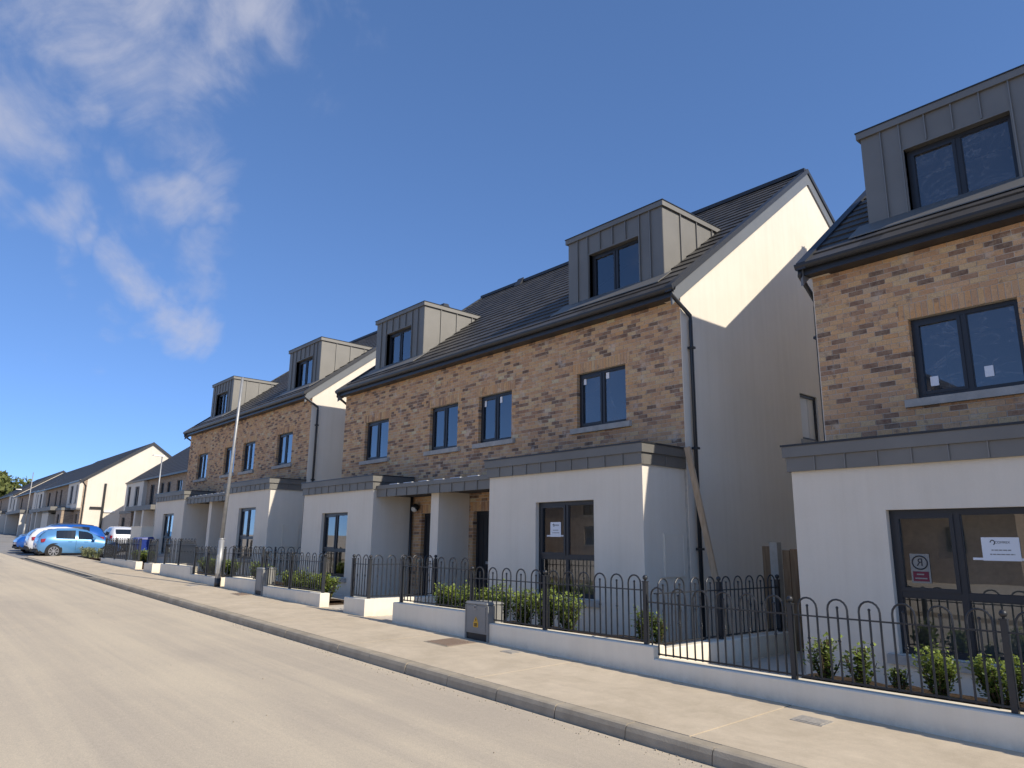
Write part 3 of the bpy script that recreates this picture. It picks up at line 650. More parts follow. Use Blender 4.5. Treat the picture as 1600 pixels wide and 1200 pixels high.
def downpipe(root, x, y, z0, z1, gx, gy, gzv, B):
    p = MB(); p.tube([(gx, gy, gzv), (gx, gy, gzv-.10), (x, y, z1), (x, y, z1-.10), (x, y, z0)], .036, 10); d = p.build('downpipe', 'gutter', root, (0, 0, B), smooth=True)
    for z in (z1-.6, z1-2.4, z1-4.1):
        if z > z0+.2: bx(x-.052, x+.052, y-.05, y+.05, z-.02, z+.02).build('bracket', 'gutter', d)
def pair(ox, oz, label, nb, nt, detail, group, film=False):
    B = BASE; root = thing('semi_detached_house', (ox, 0, oz-B), label, 'house', group)
    wz0, wz1 = -2.062, -.952
    up = [(-2.555, -1.28), (-5.755, -4.57), (mirror(-4.57), mirror(-5.755)), (mirror(-1.28), mirror(-2.555))]
    doors = [(-5.86, -4.92, -6.3, -3.616), (-7.97, -7.03, -6.3, -3.616)]
    ops = [(a, c, wz0, wz1) for a, c in up]+doors
    wall = MB(); wall.gridwall('x', -W+.004, -.004, -BASE, .0, .006, .16, [(a-.004, c+.004, e-.004, h+.004) for a, c, e, h in ops])
    bw = wall.build('brick_wall', 'mortar', root, (0, 0, B))
    inn = MB(); inn.gridwall('x', -W+.02, -.02, -BASE, .2, .165, .30, ops); inn.build('inner_wall', 'plaster', root, (0, 0, B))
    excl = [(-3.93, .01, -9, -2.80), (-W-.01, mirror(-3.93), -9, -2.80)]
    lay_bricks(bw, W, -5.95, 0, ops, [(a, c, wz1) for a, c in up]+[(d[0], d[1], d[3]) for d in doors], ox, oz, nb, B, excl)
    # floors and partitions keep the rooms dark
    fl = MB()
    for z in (-5.75, -2.95, .02): fl.box(-W+.05, -.05, .31, 10.3, z-.1, z)
    for x in (-6.17, -3.5, -8.8): fl.box(x-.06, x+.06, .31, 10.3, -5.75, -.08)
    fl.box(-W+.05, -.05, 4.6, 4.7, -5.7, -.1); fl.box(-W+.05, -.05, 3.2, 3.3, .1, 2.6)
    fl.build('partition', 'plaster', root, (0, 0, B))
    # gables, back wall
    for side in (0, 1):
        x1 = 0 if side == 0 else -W; d = (-.28, .018) if side == 0 else (-W-.018, -W+.28)
        gw = MB(); gops = [(4.16, 4.93, -2.10, -1.10)]
        gw.gridwall('y', .305, 10.6, -BASE, 0, *((d[0], -.0005) if side == 0 else (-W+.0005, d[1])), gops); gw.gridwall('y', .012, 10.6, -BASE, 0, *((0, d[1]) if side == 0 else (d[0], -W)), gops)
        gw.prism([(-.06, 0), (10.66, 0), (10.66, .26), (5.29, 4.43), (-.06, .26)], 'x', d[0], d[1])
        gw.build('gable_wall', 'render', root, (0, 0, B))
        w = link('window', None, root, (0, 0, B)); q = d[1]-.11 if side == 0 else d[0]+.04
        f = MB(); f.box(q, q+.07, 4.16, 4.22, -2.1, -1.1); f.box(q, q+.07, 4.87, 4.93, -2.1, -1.1); f.box(q, q+.07, 4.22, 4.87, -2.1, -2.04); f.box(q, q+.07, 4.22, 4.87, -1.16, -1.1); f.build('frame', 'frame', w)
        f = MB(); f.quad((q+.035, 4.22, -2.04), (q+.035, 4.87, -2.04), (q+.035, 4.87, -1.16), (q+.035, 4.22, -1.16)); f.build('pane', 'lampglass', w)
        s0, s1 = (-.12, .06) if side == 0 else (-W-.06, -W+.12)
        bx(s0, s1, 4.08, 5.01, -2.2, -2.103).build('sill', 'sill', w)
        # verge: dark cap on a grey board
        vb = MB(); xo = (.0185, .055) if side == 0 else (-W-.055, -W-.0185)
        sl = .778
        for ya, yb_, s in ((-.27, 5.29, 1), (10.85, 5.29, -1)):
            z0 = lambda y: .374+.778*(y if s == 1 else 10.58-y)
            vb.prism([(ya, z0(ya)-.02), (yb_, z0(yb_)-.02), (yb_, z0(yb_)-.33), (ya, z0(ya)-.33)], 'x', xo[0], xo[1])
        vb.build('bargeboard', 'board', root, (0, 0, B))
        vc = MB(); xo = (-.06, .085) if side == 0 else (-W-.085, -W+.06)
        for ya, yb_, s in ((-.33, 5.29, 1), (10.91, 5.29, -1)):
            z0 = lambda y: .374+.778*(y if s == 1 else 10.58-y)
            vc.prism([(ya, z0(ya)+.07), (yb_, z0(yb_)+.07), (yb_, z0(yb_)-.045), (ya, z0(ya)-.045)], 'x', xo[0], xo[1])
        vc.build('verge_cap', 'verge', root, (0, 0, B))
    bx(-W, 0, 10.3, 10.6, -BASE, .1).build('back_wall', 'render', root, (0, 0, B))
    rf = MB(); rf.prism([(-.20, .18), (5.29, roof_z(5.29)-.04), (5.29, roof_z(5.29)-.2), (-.20, .02)], 'x', -W-.03, .03)
    rf.prism([(10.80, .15), (5.291, roof_z(5.29)-.04), (5.291, roof_z(5.29)-.2), (10.80, .0)], 'x', -W-.03, .03)
    roof = rf.build('roof', 'tile', root, (0, 0, B))
    lay_tiles(roof, W, ox, oz, nt, [(-3.30, -.70, .62, 2.5), (mirror(-.70), mirror(-3.30), .62, 2.5)])
    for i in range(28): bx(-W-.05+(W+.1)/28*i+.003, -W-.05+(W+.1)/28*(i+1)-.003, 5.17, 5.41, roof_z(5.29)-.03, roof_z(5.29)+.065).build('ridge_tile', 'verge', roof)
    # eaves: soffit, fascia board, half-round gutter
    so = MB(); so.box(-W-.02, .02, -.20, .012, .001, .03); so.box(-W-.04, .04, -.235, -.20, .0, .20); so.build('soffit', 'gutter', root, (0, 0, B))
    gt = MB(); prof = [(-.236-.055+.055*math.cos(a), .155+.06*math.sin(a)) for a in [math.pi+math.pi*i/8 for i in range(9)]]
    prof += [(-.241, .155), (-.2415, .150)]
    outer = [(-.291+.058*math.cos(math.pi+math.pi*i/8), .165+.085*math.sin(math.pi+math.pi*i/8)) for i in range(9)]
    inner = [(-.291+.050*math.cos(math.pi+math.pi*i/8), .165+.077*math.sin(math.pi+math.pi*i/8)) for i in range(9)][::-1]
    gt.prism(outer+inner, 'x', -W-.11, .11); gt.build('gutter', 'gutter', root, (0, 0, B))
    downpipe(root, .085, .20, -BASE+.3, -.28, .06, -.28, .10, B); downpipe(root, -W-.085, .20, -BASE+.3, -.28, -W-.06, -.28, .10, B)
    # windows upstairs
    for i, (a, c) in enumerate(up):
        lb = {0: ((a+.10, wz1-.22, .07, .12), (a+.70, wz1-.19, .08, .13)), 1: ((a+.10, wz1-.24, .07, .14), (a+.66, wz1-.22, .08, .14)), 3: ((a+.16, wz0+.16, .10, .13), (a+.80, wz0+.18, .10, .14))}.get(i, ()) if detail else ()
        if film and i != 3: lb = ()
        if not film and i == 3: lb = ()
        window(root, a, c, wz0, wz1, .085, film=(film and i == 3) or (detail and not film and i == 0), labels=lb, B=B)
    dormer(root, -3.30, -.70, -2.67, -1.30, B); dormer(root, mirror(-.70), mirror(-3.30), mirror(-1.30), mirror(-2.67), B, film)
    bay(root, -3.93, .0, -2.54, -1.09, B, outer=1); bay(root, -W, mirror(-3.93), -11.14, -9.69, B, outer=-1)
    # canopy between the projections
    cp = link('canopy', None, root, (0, 0, B))
    bx(mirror(-3.93)+.02, -3.95, -1.03, -.003, -3.20, -3.02).build('deck', 'roof_dark', cp)
    n = 10; a0, a1 = mirror(-3.93)+.015, -3.945; p = (a1-a0)/n
    for i in range(n): bx(a0+i*p+.003, a0+(i+1)*p-.003, -1.068, -1.034, -3.25, -3.062).build('fascia_panel', 'zinc', cp)
    for i in range(1, n): bx(a0+i*p-.007, a0+i*p+.007, -1.085, -1.067, -3.248, -3.063).build('seam', 'zinc_seam', cp)
    bx(a0, a1, -1.10, -1.034, -3.061, -2.97).build('fascia_band', 'zinc', cp)
    for i in range(6): bx(a0+.55+i*.62, a0+.90+i*.62, -1.06, -.25, -2.968, -2.95).build('roof_sheet', 'white', cp)
    bx(-6.315, -6.015, -.87, -.004, -BASE, -3.202).build('pier', 'render', root, (0, 0, B))
    for d in doors:
        dr = link('door', None, root, (0, 0, B)); f = MB(); f.box(d[0], d[0]+.07, .10, .16, -5.72, d[3]); f.box(d[1]-.07, d[1], .10, .16, -5.72, d[3]); f.box(d[0]+.07, d[1]-.07, .10, .16, d[3]-.07, d[3]); f.build('frame', 'frame', dr)
        f = MB(); f.box(d[0]+.07, d[1]-.07, .115, .16, -5.72, d[3]-.07); f.build('leaf', 'door', dr)
        f = MB()
        for k in range(5): f.box(d[0]+.13+k*.14, d[0]+.24+k*.14, .108, .1155, -5.6, d[3]-.16)
        f.build('panel', 'door', dr)
        bx(d[1]-.16, d[1]-.13, .06, .115, -4.85, -4.55).build('handle', 'alloy', dr); bx(d[0]+.35, d[0]+.60, .105, .1075, -4.78, -4.72).build('letter_plate', 'alloy', dr)
        bx(d[0]-.02, d[1]+.02, -.15, .16, -5.9, -5.721).build('threshold', 'sill', dr)
    for x in (-4.62, -8.1):
        l = MB(); l.sphere((x, -.11, -3.47), .10, 12, 8); wl = l.build('wall_lamp', 'black', root, (0, 0, B), smooth=True)
        l = MB(); l.sphere((x, -.135, -3.50), .085, 12, 8); l.build('lamp_glass', 'lampglass', wl, smooth=True)
    p = MB(); p.tube([(mirror(-3.93)+.06, -.07, -3.2), (mirror(-3.93)+.06, -.07, -BASE+.3)], .036, 10); p.build('downpipe', 'gutter', root, (0, 0, B), smooth=True)
    # vent cowl
    v = MB(); v.prism([(5.0, roof_z(5.0)+.05), (5.2, roof_z(5.2)+.05), (5.2, roof_z(5.2)+.22)], 'x', mirror(-2.3), mirror(-2.0)); v.build('roof_vent', 'verge', root, (0, 0, B))
    return root
GRP = 'three-storey pairs along the footpath'
pair(0, 0, 'middle brick house pair, its white right gable half sunlit, plank leaning beside its bay', 300, 300, True, GRP)
pair(14.80, -.30, 'nearest brick house pair at the right edge with film-covered upstairs windows', 300, 300, True, GRP, film=True)
pair(-14.74, .31, 'farther brick house pair directly behind the near galvanised lamp post', 0, 0, False, GRP)

# notices stuck inside the nearest ground-floor window, and the one in the middle house
def text_mesh(body, size, m, flip=False):
    cu = bpy.data.curves.new('lettering', 'FONT'); cu.body = body; cu.size = size; cu.align_x = 'CENTER'; cu.align_y = 'CENTER'
    o = bpy.data.objects.new('lettering', cu); C.objects.link(o)
    dg = bpy.context.evaluated_depsgraph_get(); me = bpy.data.meshes.new_from_object(o.evaluated_get(dg)); bpy.data.objects.remove(o)
    me.materials.clear(); me.materials.append(MT[m])
    for v in me.vertices: v.co = Vector(((-1 if flip else 1)*v.co.x, -.0, v.co.y))
    return me
def notice(x, y, z, w, h, label):
    t = thing('paper_notice', (x, y, z), label, 'notice')
    bx(0, w, -.001, .001, 0, h).build('sheet', 'paper', t)
    link('lettering', text_mesh('COMREX', h*.14, 'ink'), t, (w*.56, -.003, h*.78))
    r = MB(); k = 10
    ring = [(w*.30+.06*w*math.cos(2*math.pi*i/k), h*.78+.10*h*math.sin(2*math.pi*i/k)) for i in range(k)]
    for i in range(k-3):
        a, b_ = ring[(i+8) % k], ring[(i+9) % k]; r.tube([(a[0], -.003, a[1]), (b_[0], -.003, b_[1])], h*.018, 4)
    r.build('emblem', 'ink', t)
    for zf, a, b_ in ((.45, .25, .78), (.27, .20, .85)):
        q = a
        while q < b_:
            l = random.uniform(.05, .11); bx(q*w, min(b_, q+l)*w, -.003, -.0015, h*zf-.02*h, h*zf+.025*h).build('text_line', 'cabinet', t); q += l+.02
    bx(-.10 if w > .2 else -.02, w+.1, .004, .008, h*.02, h*.12).build('tape', 'paper', t)
    return t
YB = -1.135+.085
notice(4.60, YB+.016, -4.45, .36, .25, 'white printed notice taped inside the nearest large ground-floor window')
notice(-2.25, YB+.016, -4.20, .27, .26, 'white printed notice in the middle house ground-floor window')
t = thing('window_sticker', (3.84, YB+.016, -4.72), 'sticker with a mirrored letter in a ring above a maroon panel', 'sticker')
bx(0, .21, -.001, .001, 0, .33).build('sheet', 'cabinet', t)
r = MB(); k = 20
for i in range(k):
    a = 2*math.pi*i/k; b_ = 2*math.pi*(i+1)/k
    r.tube([(.105+.082*math.cos(a), -.004, .23+.075*math.sin(a)), (.105+.082*math.cos(b_), -.004, .23+.075*math.sin(b_))], .007, 4)
r.build('ring', 'ink', t); link('lettering', text_mesh('R', .125, 'ink', True), t, (.105, -.004, .23))
bx(.02, .19, -.004, -.001, .02, .13).build('panel', 'maroon', t); bx(.06, .14, -.006, -.0041, .09, .105).build('text_line', 'cabinet', t); bx(.04, .17, -.006, -.0041, .045, .06).build('text_line', 'cabinet', t)

# ---------------------------------------------------------------- low front walls
def lowwall(segs, label):
    """segs: boxes (x0,x1,y0,y1,ztop)"""
    x0 = min(s[0] for s in segs); o = MB()
    for (a, c, y0, y1, zt) in segs:
        e = .012; zb = -6.4
        o.hexa([(a, y0, zb), (c, y0, zb), (c, y1, zb), (a, y1, zb), (a, y0, zt-e), (c, y0, zt-e), (c, y1, zt-e), (a, y1, zt-e)])
        o.hexa([(a, y0, zt-e), (c, y0, zt-e), (c, y1, zt-e), (a, y1, zt-e), (a+e, y0+e, zt), (c-e, y0+e, zt), (c-e, y1-e, zt), (a+e, y1-e, zt)])
    return tag(o.build('low_wall', 'wallpaint'), label, 'wall', 'low white walls along the footpath')
YW0, YW1 = -2.95, -2.73
lowwall([(1.53, 24, YW0, YW1, -5.67)], 'lower white wall in front of the nearest house at right')
lowwall([(-1.63, 1.53, YW0, YW1, -5.53), (1.33, 1.53, YW1, .35, -5.57)], 'white wall right of the near cabinet, returning towards the fence')
lowwall([(-4.40, -2.18, YW0, YW1, -5.40)], 'short white wall between the near cabinet and the open path')
lowwall([(-6.24, -5.42, YW0, YW1, -5.41), (-5.62, -5.42, YW1, -1.2, -5.41)], 'short white pier wall with sunlit flank between the two paths')
lowwall([(-10.40, -7.30, YW0, YW1, -5.41)], 'white wall with a sunlit end right of the far cabinet')
lowwall([(-12.93, -10.70, YW0, YW1, -5.30)], 'white wall between the near lamp post and far cabinet')
lowwall([(-18.95, -15.88, YW0, YW1, -5.12), (-15.88, -13.45, YW0, YW1, -5.34), (-13.6, -13.45, YW1, .35, -5.33)], 'stepped white wall left of the near lamp post')
lowwall([(-20.90, -19.88, YW0, YW1, -5.14), (-20.08, -19.88, YW1, -1.2, -5.14)], 'short white pier wall before the farther house pair')
lowwall([(-27.5, -21.98, YW0, YW1, -5.13)], 'farthest white wall with a sunlit end, near the light blue car')
# planting beds
def bed(a, c, z, label, y0=-2.728, y1=-2.05):
    m = MB(); n = max(2, int((c-a)/.25)); k = 5; zz = {}
    for i in range(n+1):
        for j in range(k+1): zz[i, j] = z+random.uniform(-.03, .03)
    for i in range(n):
        for j in range(k):
            P = lambda i, j: (a+(c-a)*i/n, y0+(y1-y0)*j/k, zz[i, j]); m.quad(P(i, j), P(i+1, j), P(i+1, j+1), P(i, j+1))
    m.box(a, c, y0, y1, z-.6, z-.035)
    return tag(m.build('soil_bed', 'soil'), label, 'soil', kind='stuff')
bed(3.10, 9.0, -5.72, 'dark soil bed before the nearest house'); bed(-4.36, 1.32, -5.60, 'dark soil bed before the middle house right bay'); bed(-10.36, -7.62, -5.62, 'dark soil bed before the middle house left bay')
bed(-18.9, -13.7, -5.36, 'dark soil bed left of the near lamp post'); bed(-12.9, -10.75, -5.38, 'dark soil bed right of the near lamp post'); bed(-27.4, -22.0, -5.22, 'dark soil bed of the farther house pair')
bed(-34.6, -28.0, kz(-31)+.05, 'mulch strip beside the light blue car', -2.74, -2.30)

# ---------------------------------------------------------------- railings
def tube_mesh(pts, r, k=6, name='bar'):
    b = MB(); b.tube(pts, r, k); return b.mesh(name, 'iron', smooth=False)
R_ = .0105
BOW = tube_mesh([(-.1, 0, .03), (-.1, 0, .725)]+[(-.1*math.cos(math.pi*i/8), 0, .725+.1*math.sin(math.pi*i/8)) for i in range(1, 8)]+[(.1, 0, .725), (.1, 0, .03)], R_, 6, 'bow')
b = MB(); b.tube([(0, 0, .03), (0, 0, .735)], R_, 6); b.sphere((0, 0, .745), .016, 6, 4)
for z, r in ((.40, .014), (.425, .019), (.45, .014)): b.sphere((0, 0, z), r, 6, 4)
SPIKE = b.mesh('spindle', 'iron')
BAR = tube_mesh([(0, 0, .03), (0, 0, .70)], R_, 6)
b = MB(); b.box(-.026, .026, -.026, .026, -.01, .745); b.prism([(-.032, -.032), (.032, -.032), (.032, .032), (-.032, .032)], 'z', .7455, .757); POST = b.mesh('post', 'iron')
b = MB(); b.tube([(0, 0, .757), (0, 0, .775)], .014, 8); b.sphere((0, 0, .800), .033, 10, 8); BALL = b.mesh('finial', 'iron', smooth=True)
def railing(p0, p1, z, label, posts=None, ends=(1, 1)):
    p0 = Vector(p0+(z,)); p1 = Vector(p1+(z,)); L = (p1-p0).length; rz = math.atan2(p1.y-p0.y, p1.x-p0.x)
    t = thing('railing', p0, label, 'railing', 'dark bow-top railings', rz)
    posts = posts or [0, L]
    for i, q in enumerate(posts):
        if (i == 0 and not ends[0]) or (i == len(posts)-1 and not ends[1]): continue
        p = link('post', POST, t, (q, 0, 0)); link('finial', BALL, p)
    for a, c in zip(posts, posts[1:]):
        s = c-a-.06
        for zr, h in ((.045, .008), (.645, .007)): bx(a+.027, c-.027, -.016, .016, zr-h, zr+h).build('rail', 'iron', t)
        n = max(1, int((s+.08)/.305)); pt = s/n
        if pt > .36: pt = .31
        x0 = (a+c)/2-pt*(n-1)/2
        for i in range(n):
            link('bow', BOW, t, (x0+i*pt, 0, 0)); link('spindle', SPIKE, t, (x0+i*pt, 0, 0))
        if x0-.1-a > .16: link('bar', BAR, t, ((a+.026+x0-.1)/2, 0, 0)); link('bar', BAR, t, ((c-.026+x0+pt*(n-1)+.1)/2, 0, 0))
    return t
YR = -2.85
railing((3.28, YR), (9.13, YR), -5.67, 'bow-top railing before the nearest house, between two ball posts and beyond', [0, 1.95, 3.9, 5.85])
railing((1.35, YR), (3.28, YR), -5.67, 'bow-top railing across the passage between the two nearest houses', ends=(0, 0))
railing((-2.20, YR), (1.35, YR), -5.53, 'bow-top railing right of the near cabinet, before the window with the notice', [0, 1.72, 3.55])
railing((-4.28, YR), (-2.20, YR), -5.40, 'bow-top railing just left of the near cabinet', ends=(1, 0))
railing((-6.12, YR), (-5.46, YR), -5.41, 'narrow one-bow railing on the short pier wall by the path')
railing((-5.46, YR), (-5.52, -1.25), -5.41, 'railing running back from the short pier towards the doors', ends=(0, 1))
railing((-10.52, YR), (-7.38, YR), -5.41, 'bow-top railing before two hedges, right of the far cabinet', [0, 1.47, 3.14])
railing((-12.75, YR), (-10.75, YR), -5.30, 'bow-top railing between near lamp post and far cabinet', [0, 2.0])
railing((-15.85, YR), (-13.6, YR), -5.34, 'bow-top railing immediately left of the near lamp post', [0, 1.1, 2.25])
railing((-18.9, YR), (-15.85, YR), -5.12, 'raised bow-top railing on the upper step of the wall', [0, 1.5, 3.05], ends=(1, 0))
railing((-20.85, YR), (-19.93, YR), -5.14, 'small railing on the pier wall of the farther house pair')
railing((-27.45, YR), (-22.05, YR), -5.13, 'farthest bow-top railing beside the light blue car', [0, 1.8, 3.6, 5.4])
railing((1.43, YR+.05), (1.43, .22), -5.57, 'railing running back along the passage to the timber fence', [0, 1.45, 3.02], ends=(0, 1))
railing((-13.52, YR+.05), (-13.52, .22), -5.33, 'railing running back between the middle and farther house pairs', [0, 1.45, 3.02])

# ---------------------------------------------------------------- utility cabinets
def cabinet(x, zt, w, label, sign=True):
    z0 = gz(x+w/2)-.02; t = thing('utility_cabinet', (x, -2.98, z0), label, 'cabinet', 'grey utility cabinets'); h = zt-z0
    b = MB(); b.box(0, w, .0, .32, .12, h-.03); b.build('body', 'cabinet', t)
    b = MB(); b.hexa([(-.015, -.018, h-.03), (w+.015, -.018, h-.03), (w+.015, .335, h-.03), (-.015, .335, h-.03), (.01, .0, h), (w-.01, .0, h), (w-.01, .32, h), (.01, .32, h)]); b.build('lid', 'cabinet', t)
    bx(.03, w-.03, -.010, -.001, .15, h-.06).build('door', 'cabinet', t); bx(.02, w-.02, .015, .30, 0, .118).build('plinth', 'black', t)
    bx(-.028, -.001, -.004, .31, 0, h-.05).build('side_channel', 'cabinet', t); bx(w+.001, w+.028, -.004, .31, 0, h-.05).build('side_channel', 'cabinet', t)
    if sign:
        s = MB(); s.prism([(w*.40, h*.50), (w*.60, h*.50), (w*.50, h*.62)], 'y', -.014, -.0105); s.build('warning_triangle', 'yellow', t)
        s = MB(); s.prism([(w*.485, h*.515), (w*.515, h*.515), (w*.53, h*.56), (w*.505, h*.56), (w*.515, h*.60), (w*.48, h*.55), (w*.50, h*.55)], 'y', -.0165, -.0142); s.build('bolt_symbol', 'ink', t)
        bx(w*.39, w*.61, -.014, -.0105, h*.36, h*.49).build('warning_plate', 'yellow', t)
        for zf in (.45, .42, .39): bx(w*.43, w*.57, -.016, -.0142, h*zf-.006, h*zf+.006).build('text_line', 'ink', t)
        bx(w*.40, w*.52, -.016, -.0105, h*.80, h*.92).build('lock_plate', 'galv', t); bx(w*.445, w*.475, -.022, -.0162, h*.83, h*.89).build('lock', 'ink', t)
    return t
cabinet(-2.16, -5.23, .52, 'grey utility cabinet with yellow warning sign set in the wall')
cabinet(-10.72, -4.98, .36, 'plain grey cabinet at the far end of the wall, right of the lamp post', False)

# ---------------------------------------------------------------- covers set in the pavement
def cover(x0, x1, y0, y1, m, label, studs=0, sk=0):
    t = thing('access_cover', (x0, y0, 0), label, 'cover', 'covers set in the footpath'); w, d = x1-x0, y1-y0
    P = lambda a, c, e: (a, c, gz(x0+a, y0+c)+e)
    s = MB(); s.hexa([P(0, 0, -.03), P(w, 0, -.03), P(w, d, -.03), P(0, d, -.03), P(0, 0, .004), P(w, 0, .004), P(w, d, .004), P(0, d, .004)]); s.build('frame', 'greycover' if m == 'greycover' else 'kerb', t)
    s = MB(); e = .03; s.hexa([P(e, e, -.02), P(w-e, e, -.02), P(w-e, d-e, -.02), P(e, d-e, -.02), P(e, e, .008), P(w-e, e, .008), P(w-e, d-e, .008), P(e, d-e, .008)]); s.build('plate', m, t)
    if studs:
        s = MB(); n = int((w-.1)/.05); k = int((d-.1)/.05)
        for i in range(n):
            for j in range(k):
                a, c = .05+i*.05, .05+j*.05; q = P(a, c, .008); s.box(q[0], q[0]+.028, q[1], q[1]+.028, q[2]-.003, q[2]+.006)
        s.build('studs', m, t)
cover(-2.28, -1.66, -3.70, -3.12, 'rustcover', 'rusty studded square cover below the near cabinet', 1)
cover(-.92, -.66, -3.32, -3.14, 'greycover', 'small grey cover right of the near cabinet'); cover(3.55, 3.86, -3.50, -3.26, 'greycover', 'small grey cover nearest the camera by the wall')
cover(-11.2, -10.6, -3.42, -3.06, 'rustcover', 'brown cover beside the far cabinet', 1); cover(-14.35, -13.8, -3.55, -3.3, 'greycover', 'dark cover left of the near lamp post')

# ---------------------------------------------------------------- lamp posts
def lamp_post(x, y, h, label, head=True, lean=0.0, r0=.078, r1=.036):
    z = gz(x, y) if y < -2 else kz(x)+.05; t = thing('lamp_post', (x, y, z), label, 'lamp post', 'street lamp posts')
    b = MB(); b.tube([(0, 0, -.05), (0, 0, 1.25)], r0, 14); b.build('base_section', 'galv', t, smooth=True)
    b = MB(); b.tube([(0, 0, 1.25), (0, 0, 1.30)], [r0, r0*.72], 14); b.tube([(0, 0, 1.30), (lean*.5, 0, h*.6), (lean, 0, h)], [r0*.70, (r0*.62+r1)/2, r1], 12); b.build('shaft', 'galv', t, smooth=True)
    bx(-.045, .045, -r0-.004, -r0+.03, .35, .85).build('access_door', 'galv', t)
    b = MB(); b.tube([(0, 0, -.03), (0, 0, .22)], r0+.006, 14); b.build('base_sleeve', 'iron', t, smooth=True)
    if head:
        b = MB(); b.hexa([(-.09, -.55, h-.01), (.09, -.55, h-.01), (.09, .1, h-.03), (-.09, .1, h-.03), (-.06, -.5, h+.06), (.06, -.5, h+.06), (.06, .1, h+.07), (-.06, .1, h+.07)]); b.build('lantern', 'galv', t)
    return t
lamp_post(-13.36, -2.99, 5.82, 'tall galvanised post standing on the footpath before the farther house pair', False, .40)
lamp_post(-40, 2.3, 5.7, 'slim lamp post beside the far two-storey house, left of the brick front')
lamp_post(-108, 3.4, 5.6, 'pale lamp post with a short lantern arm farthest left'); 
lamp_post(-76, .4, 6.2, 'thin tall pole without lantern near the left edge', False, .1)

# ---------------------------------------------------------------- fence, plank in the passage
t = thing('timber_fence', (1.0, .55, kz(2)-.0), 'vertical-board timber fence closing the passage beside the nearest house', 'fence'); zb = -kz(2)
x = 0.04
bx(.0, .15, .03, .06, .02, 1.60+.0).build('board', 'timber', t)
for i in range(7):
    bx(.36+i*.125, .36+i*.125+.118, .0+(.006 if i % 2 else 0), .02+(.006 if i % 2 else 0), .03, 1.56-random.uniform(0, .02)).build('board', 'timber', t)
for z in (.35, 1.25): bx(.34, 1.42, .03, .075, z, z+.09).build('rail', 'timber', t)
pc = MB(); pc.box(.17, .30, -.04, .09, 0, 1.66); pc.build('concrete_post', 'concpost', t)
t = MB(); P0 = Vector((.16, -.16, -2.70)); P1 = Vector((.62, .10, -5.80)); d = (P1-P0).normalized(); u = d.cross(Vector((0, 1, 0))).normalized(); w = d.cross(u)
pp = []
for c in (P1, P0):
    pp += [c+u*.05*a+w*.022*b_ for a, b_ in ((-1, -1), (1, -1), (1, 1), (-1, 1))]
t.hexa(pp); tag(t.build('plank', 'plank'), 'long timber plank leaning against the middle house bay', 'plank')

# ---------------------------------------------------------------- shrubs
def shrub_mesh(seed, n, w, h, lo=.0):
    rnd = random.Random(seed); m = MB(); st = MB()
    tips = []
    for i in range(26):
        a = rnd.uniform(0, 6.283); r = w*math.sqrt(rnd.random())*.9; hh = h*(1-.35*(r/w)**2)*rnd.uniform(.72, 1.05)
        tip = Vector((r*math.cos(a), r*math.sin(a), hh)); tips.append(tip); st.tube([(tip.x*.25, tip.y*.25, 0), (tip.x*.7, tip.y*.7, hh*.5), tuple(tip*.98)], [.008, .006, .003], 4)
    for i in range(n):
        tip = rnd.choice(tips); f = rnd.random()**.65; base = Vector((tip.x*(.25+.75*f), tip.y*(.25+.75*f), tip.z*max(.08, f)))
        p = base+Vector((rnd.gauss(0, .035), rnd.gauss(0, .035), rnd.gauss(0, .025)))
        a = rnd.uniform(0, 6.283); e = rnd.uniform(-.2, 1.2); L = rnd.uniform(.035, .062); d = Vector((math.cos(a)*math.cos(e), math.sin(a)*math.cos(e), math.sin(e)))
        s = d.cross(Vector((rnd.uniform(-.4, .4), rnd.uniform(-.4, .4), 1))).normalized()*L*.36; nrm = d.cross(s).normalized()*L*.08
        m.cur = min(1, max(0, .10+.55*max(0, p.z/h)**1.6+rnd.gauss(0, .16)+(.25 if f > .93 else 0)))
        m.quad(p, p+d*L*.55+s+nrm, p+d*L, p+d*L*.55-s+nrm)
    return m.mesh('foliage', 'leaf', True), st.mesh('stems', 'stem')
SH = [shrub_mesh(i, 1500, .27, .62) for i in range(4)]+[shrub_mesh(9, 420, .16, .50)]
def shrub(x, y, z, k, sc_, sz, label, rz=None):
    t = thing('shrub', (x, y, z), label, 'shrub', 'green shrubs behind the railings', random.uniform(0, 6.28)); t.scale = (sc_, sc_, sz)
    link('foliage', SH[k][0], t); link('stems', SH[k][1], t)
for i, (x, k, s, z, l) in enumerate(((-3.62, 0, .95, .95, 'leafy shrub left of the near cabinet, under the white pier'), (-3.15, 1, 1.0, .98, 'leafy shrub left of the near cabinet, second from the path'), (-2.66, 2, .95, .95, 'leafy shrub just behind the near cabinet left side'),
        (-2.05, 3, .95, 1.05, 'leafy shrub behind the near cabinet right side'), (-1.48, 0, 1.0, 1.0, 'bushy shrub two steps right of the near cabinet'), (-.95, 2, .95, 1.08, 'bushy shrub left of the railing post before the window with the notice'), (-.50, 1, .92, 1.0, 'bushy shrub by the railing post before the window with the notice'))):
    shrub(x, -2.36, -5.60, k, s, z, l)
shrub(.98, -2.45, -5.60, 4, 1.1, 1.0, 'thin young shrub beside the corner post before the middle house'); shrub(1.12, -2.3, -5.60, 4, .9, .8, 'small thin shrub behind the corner post')
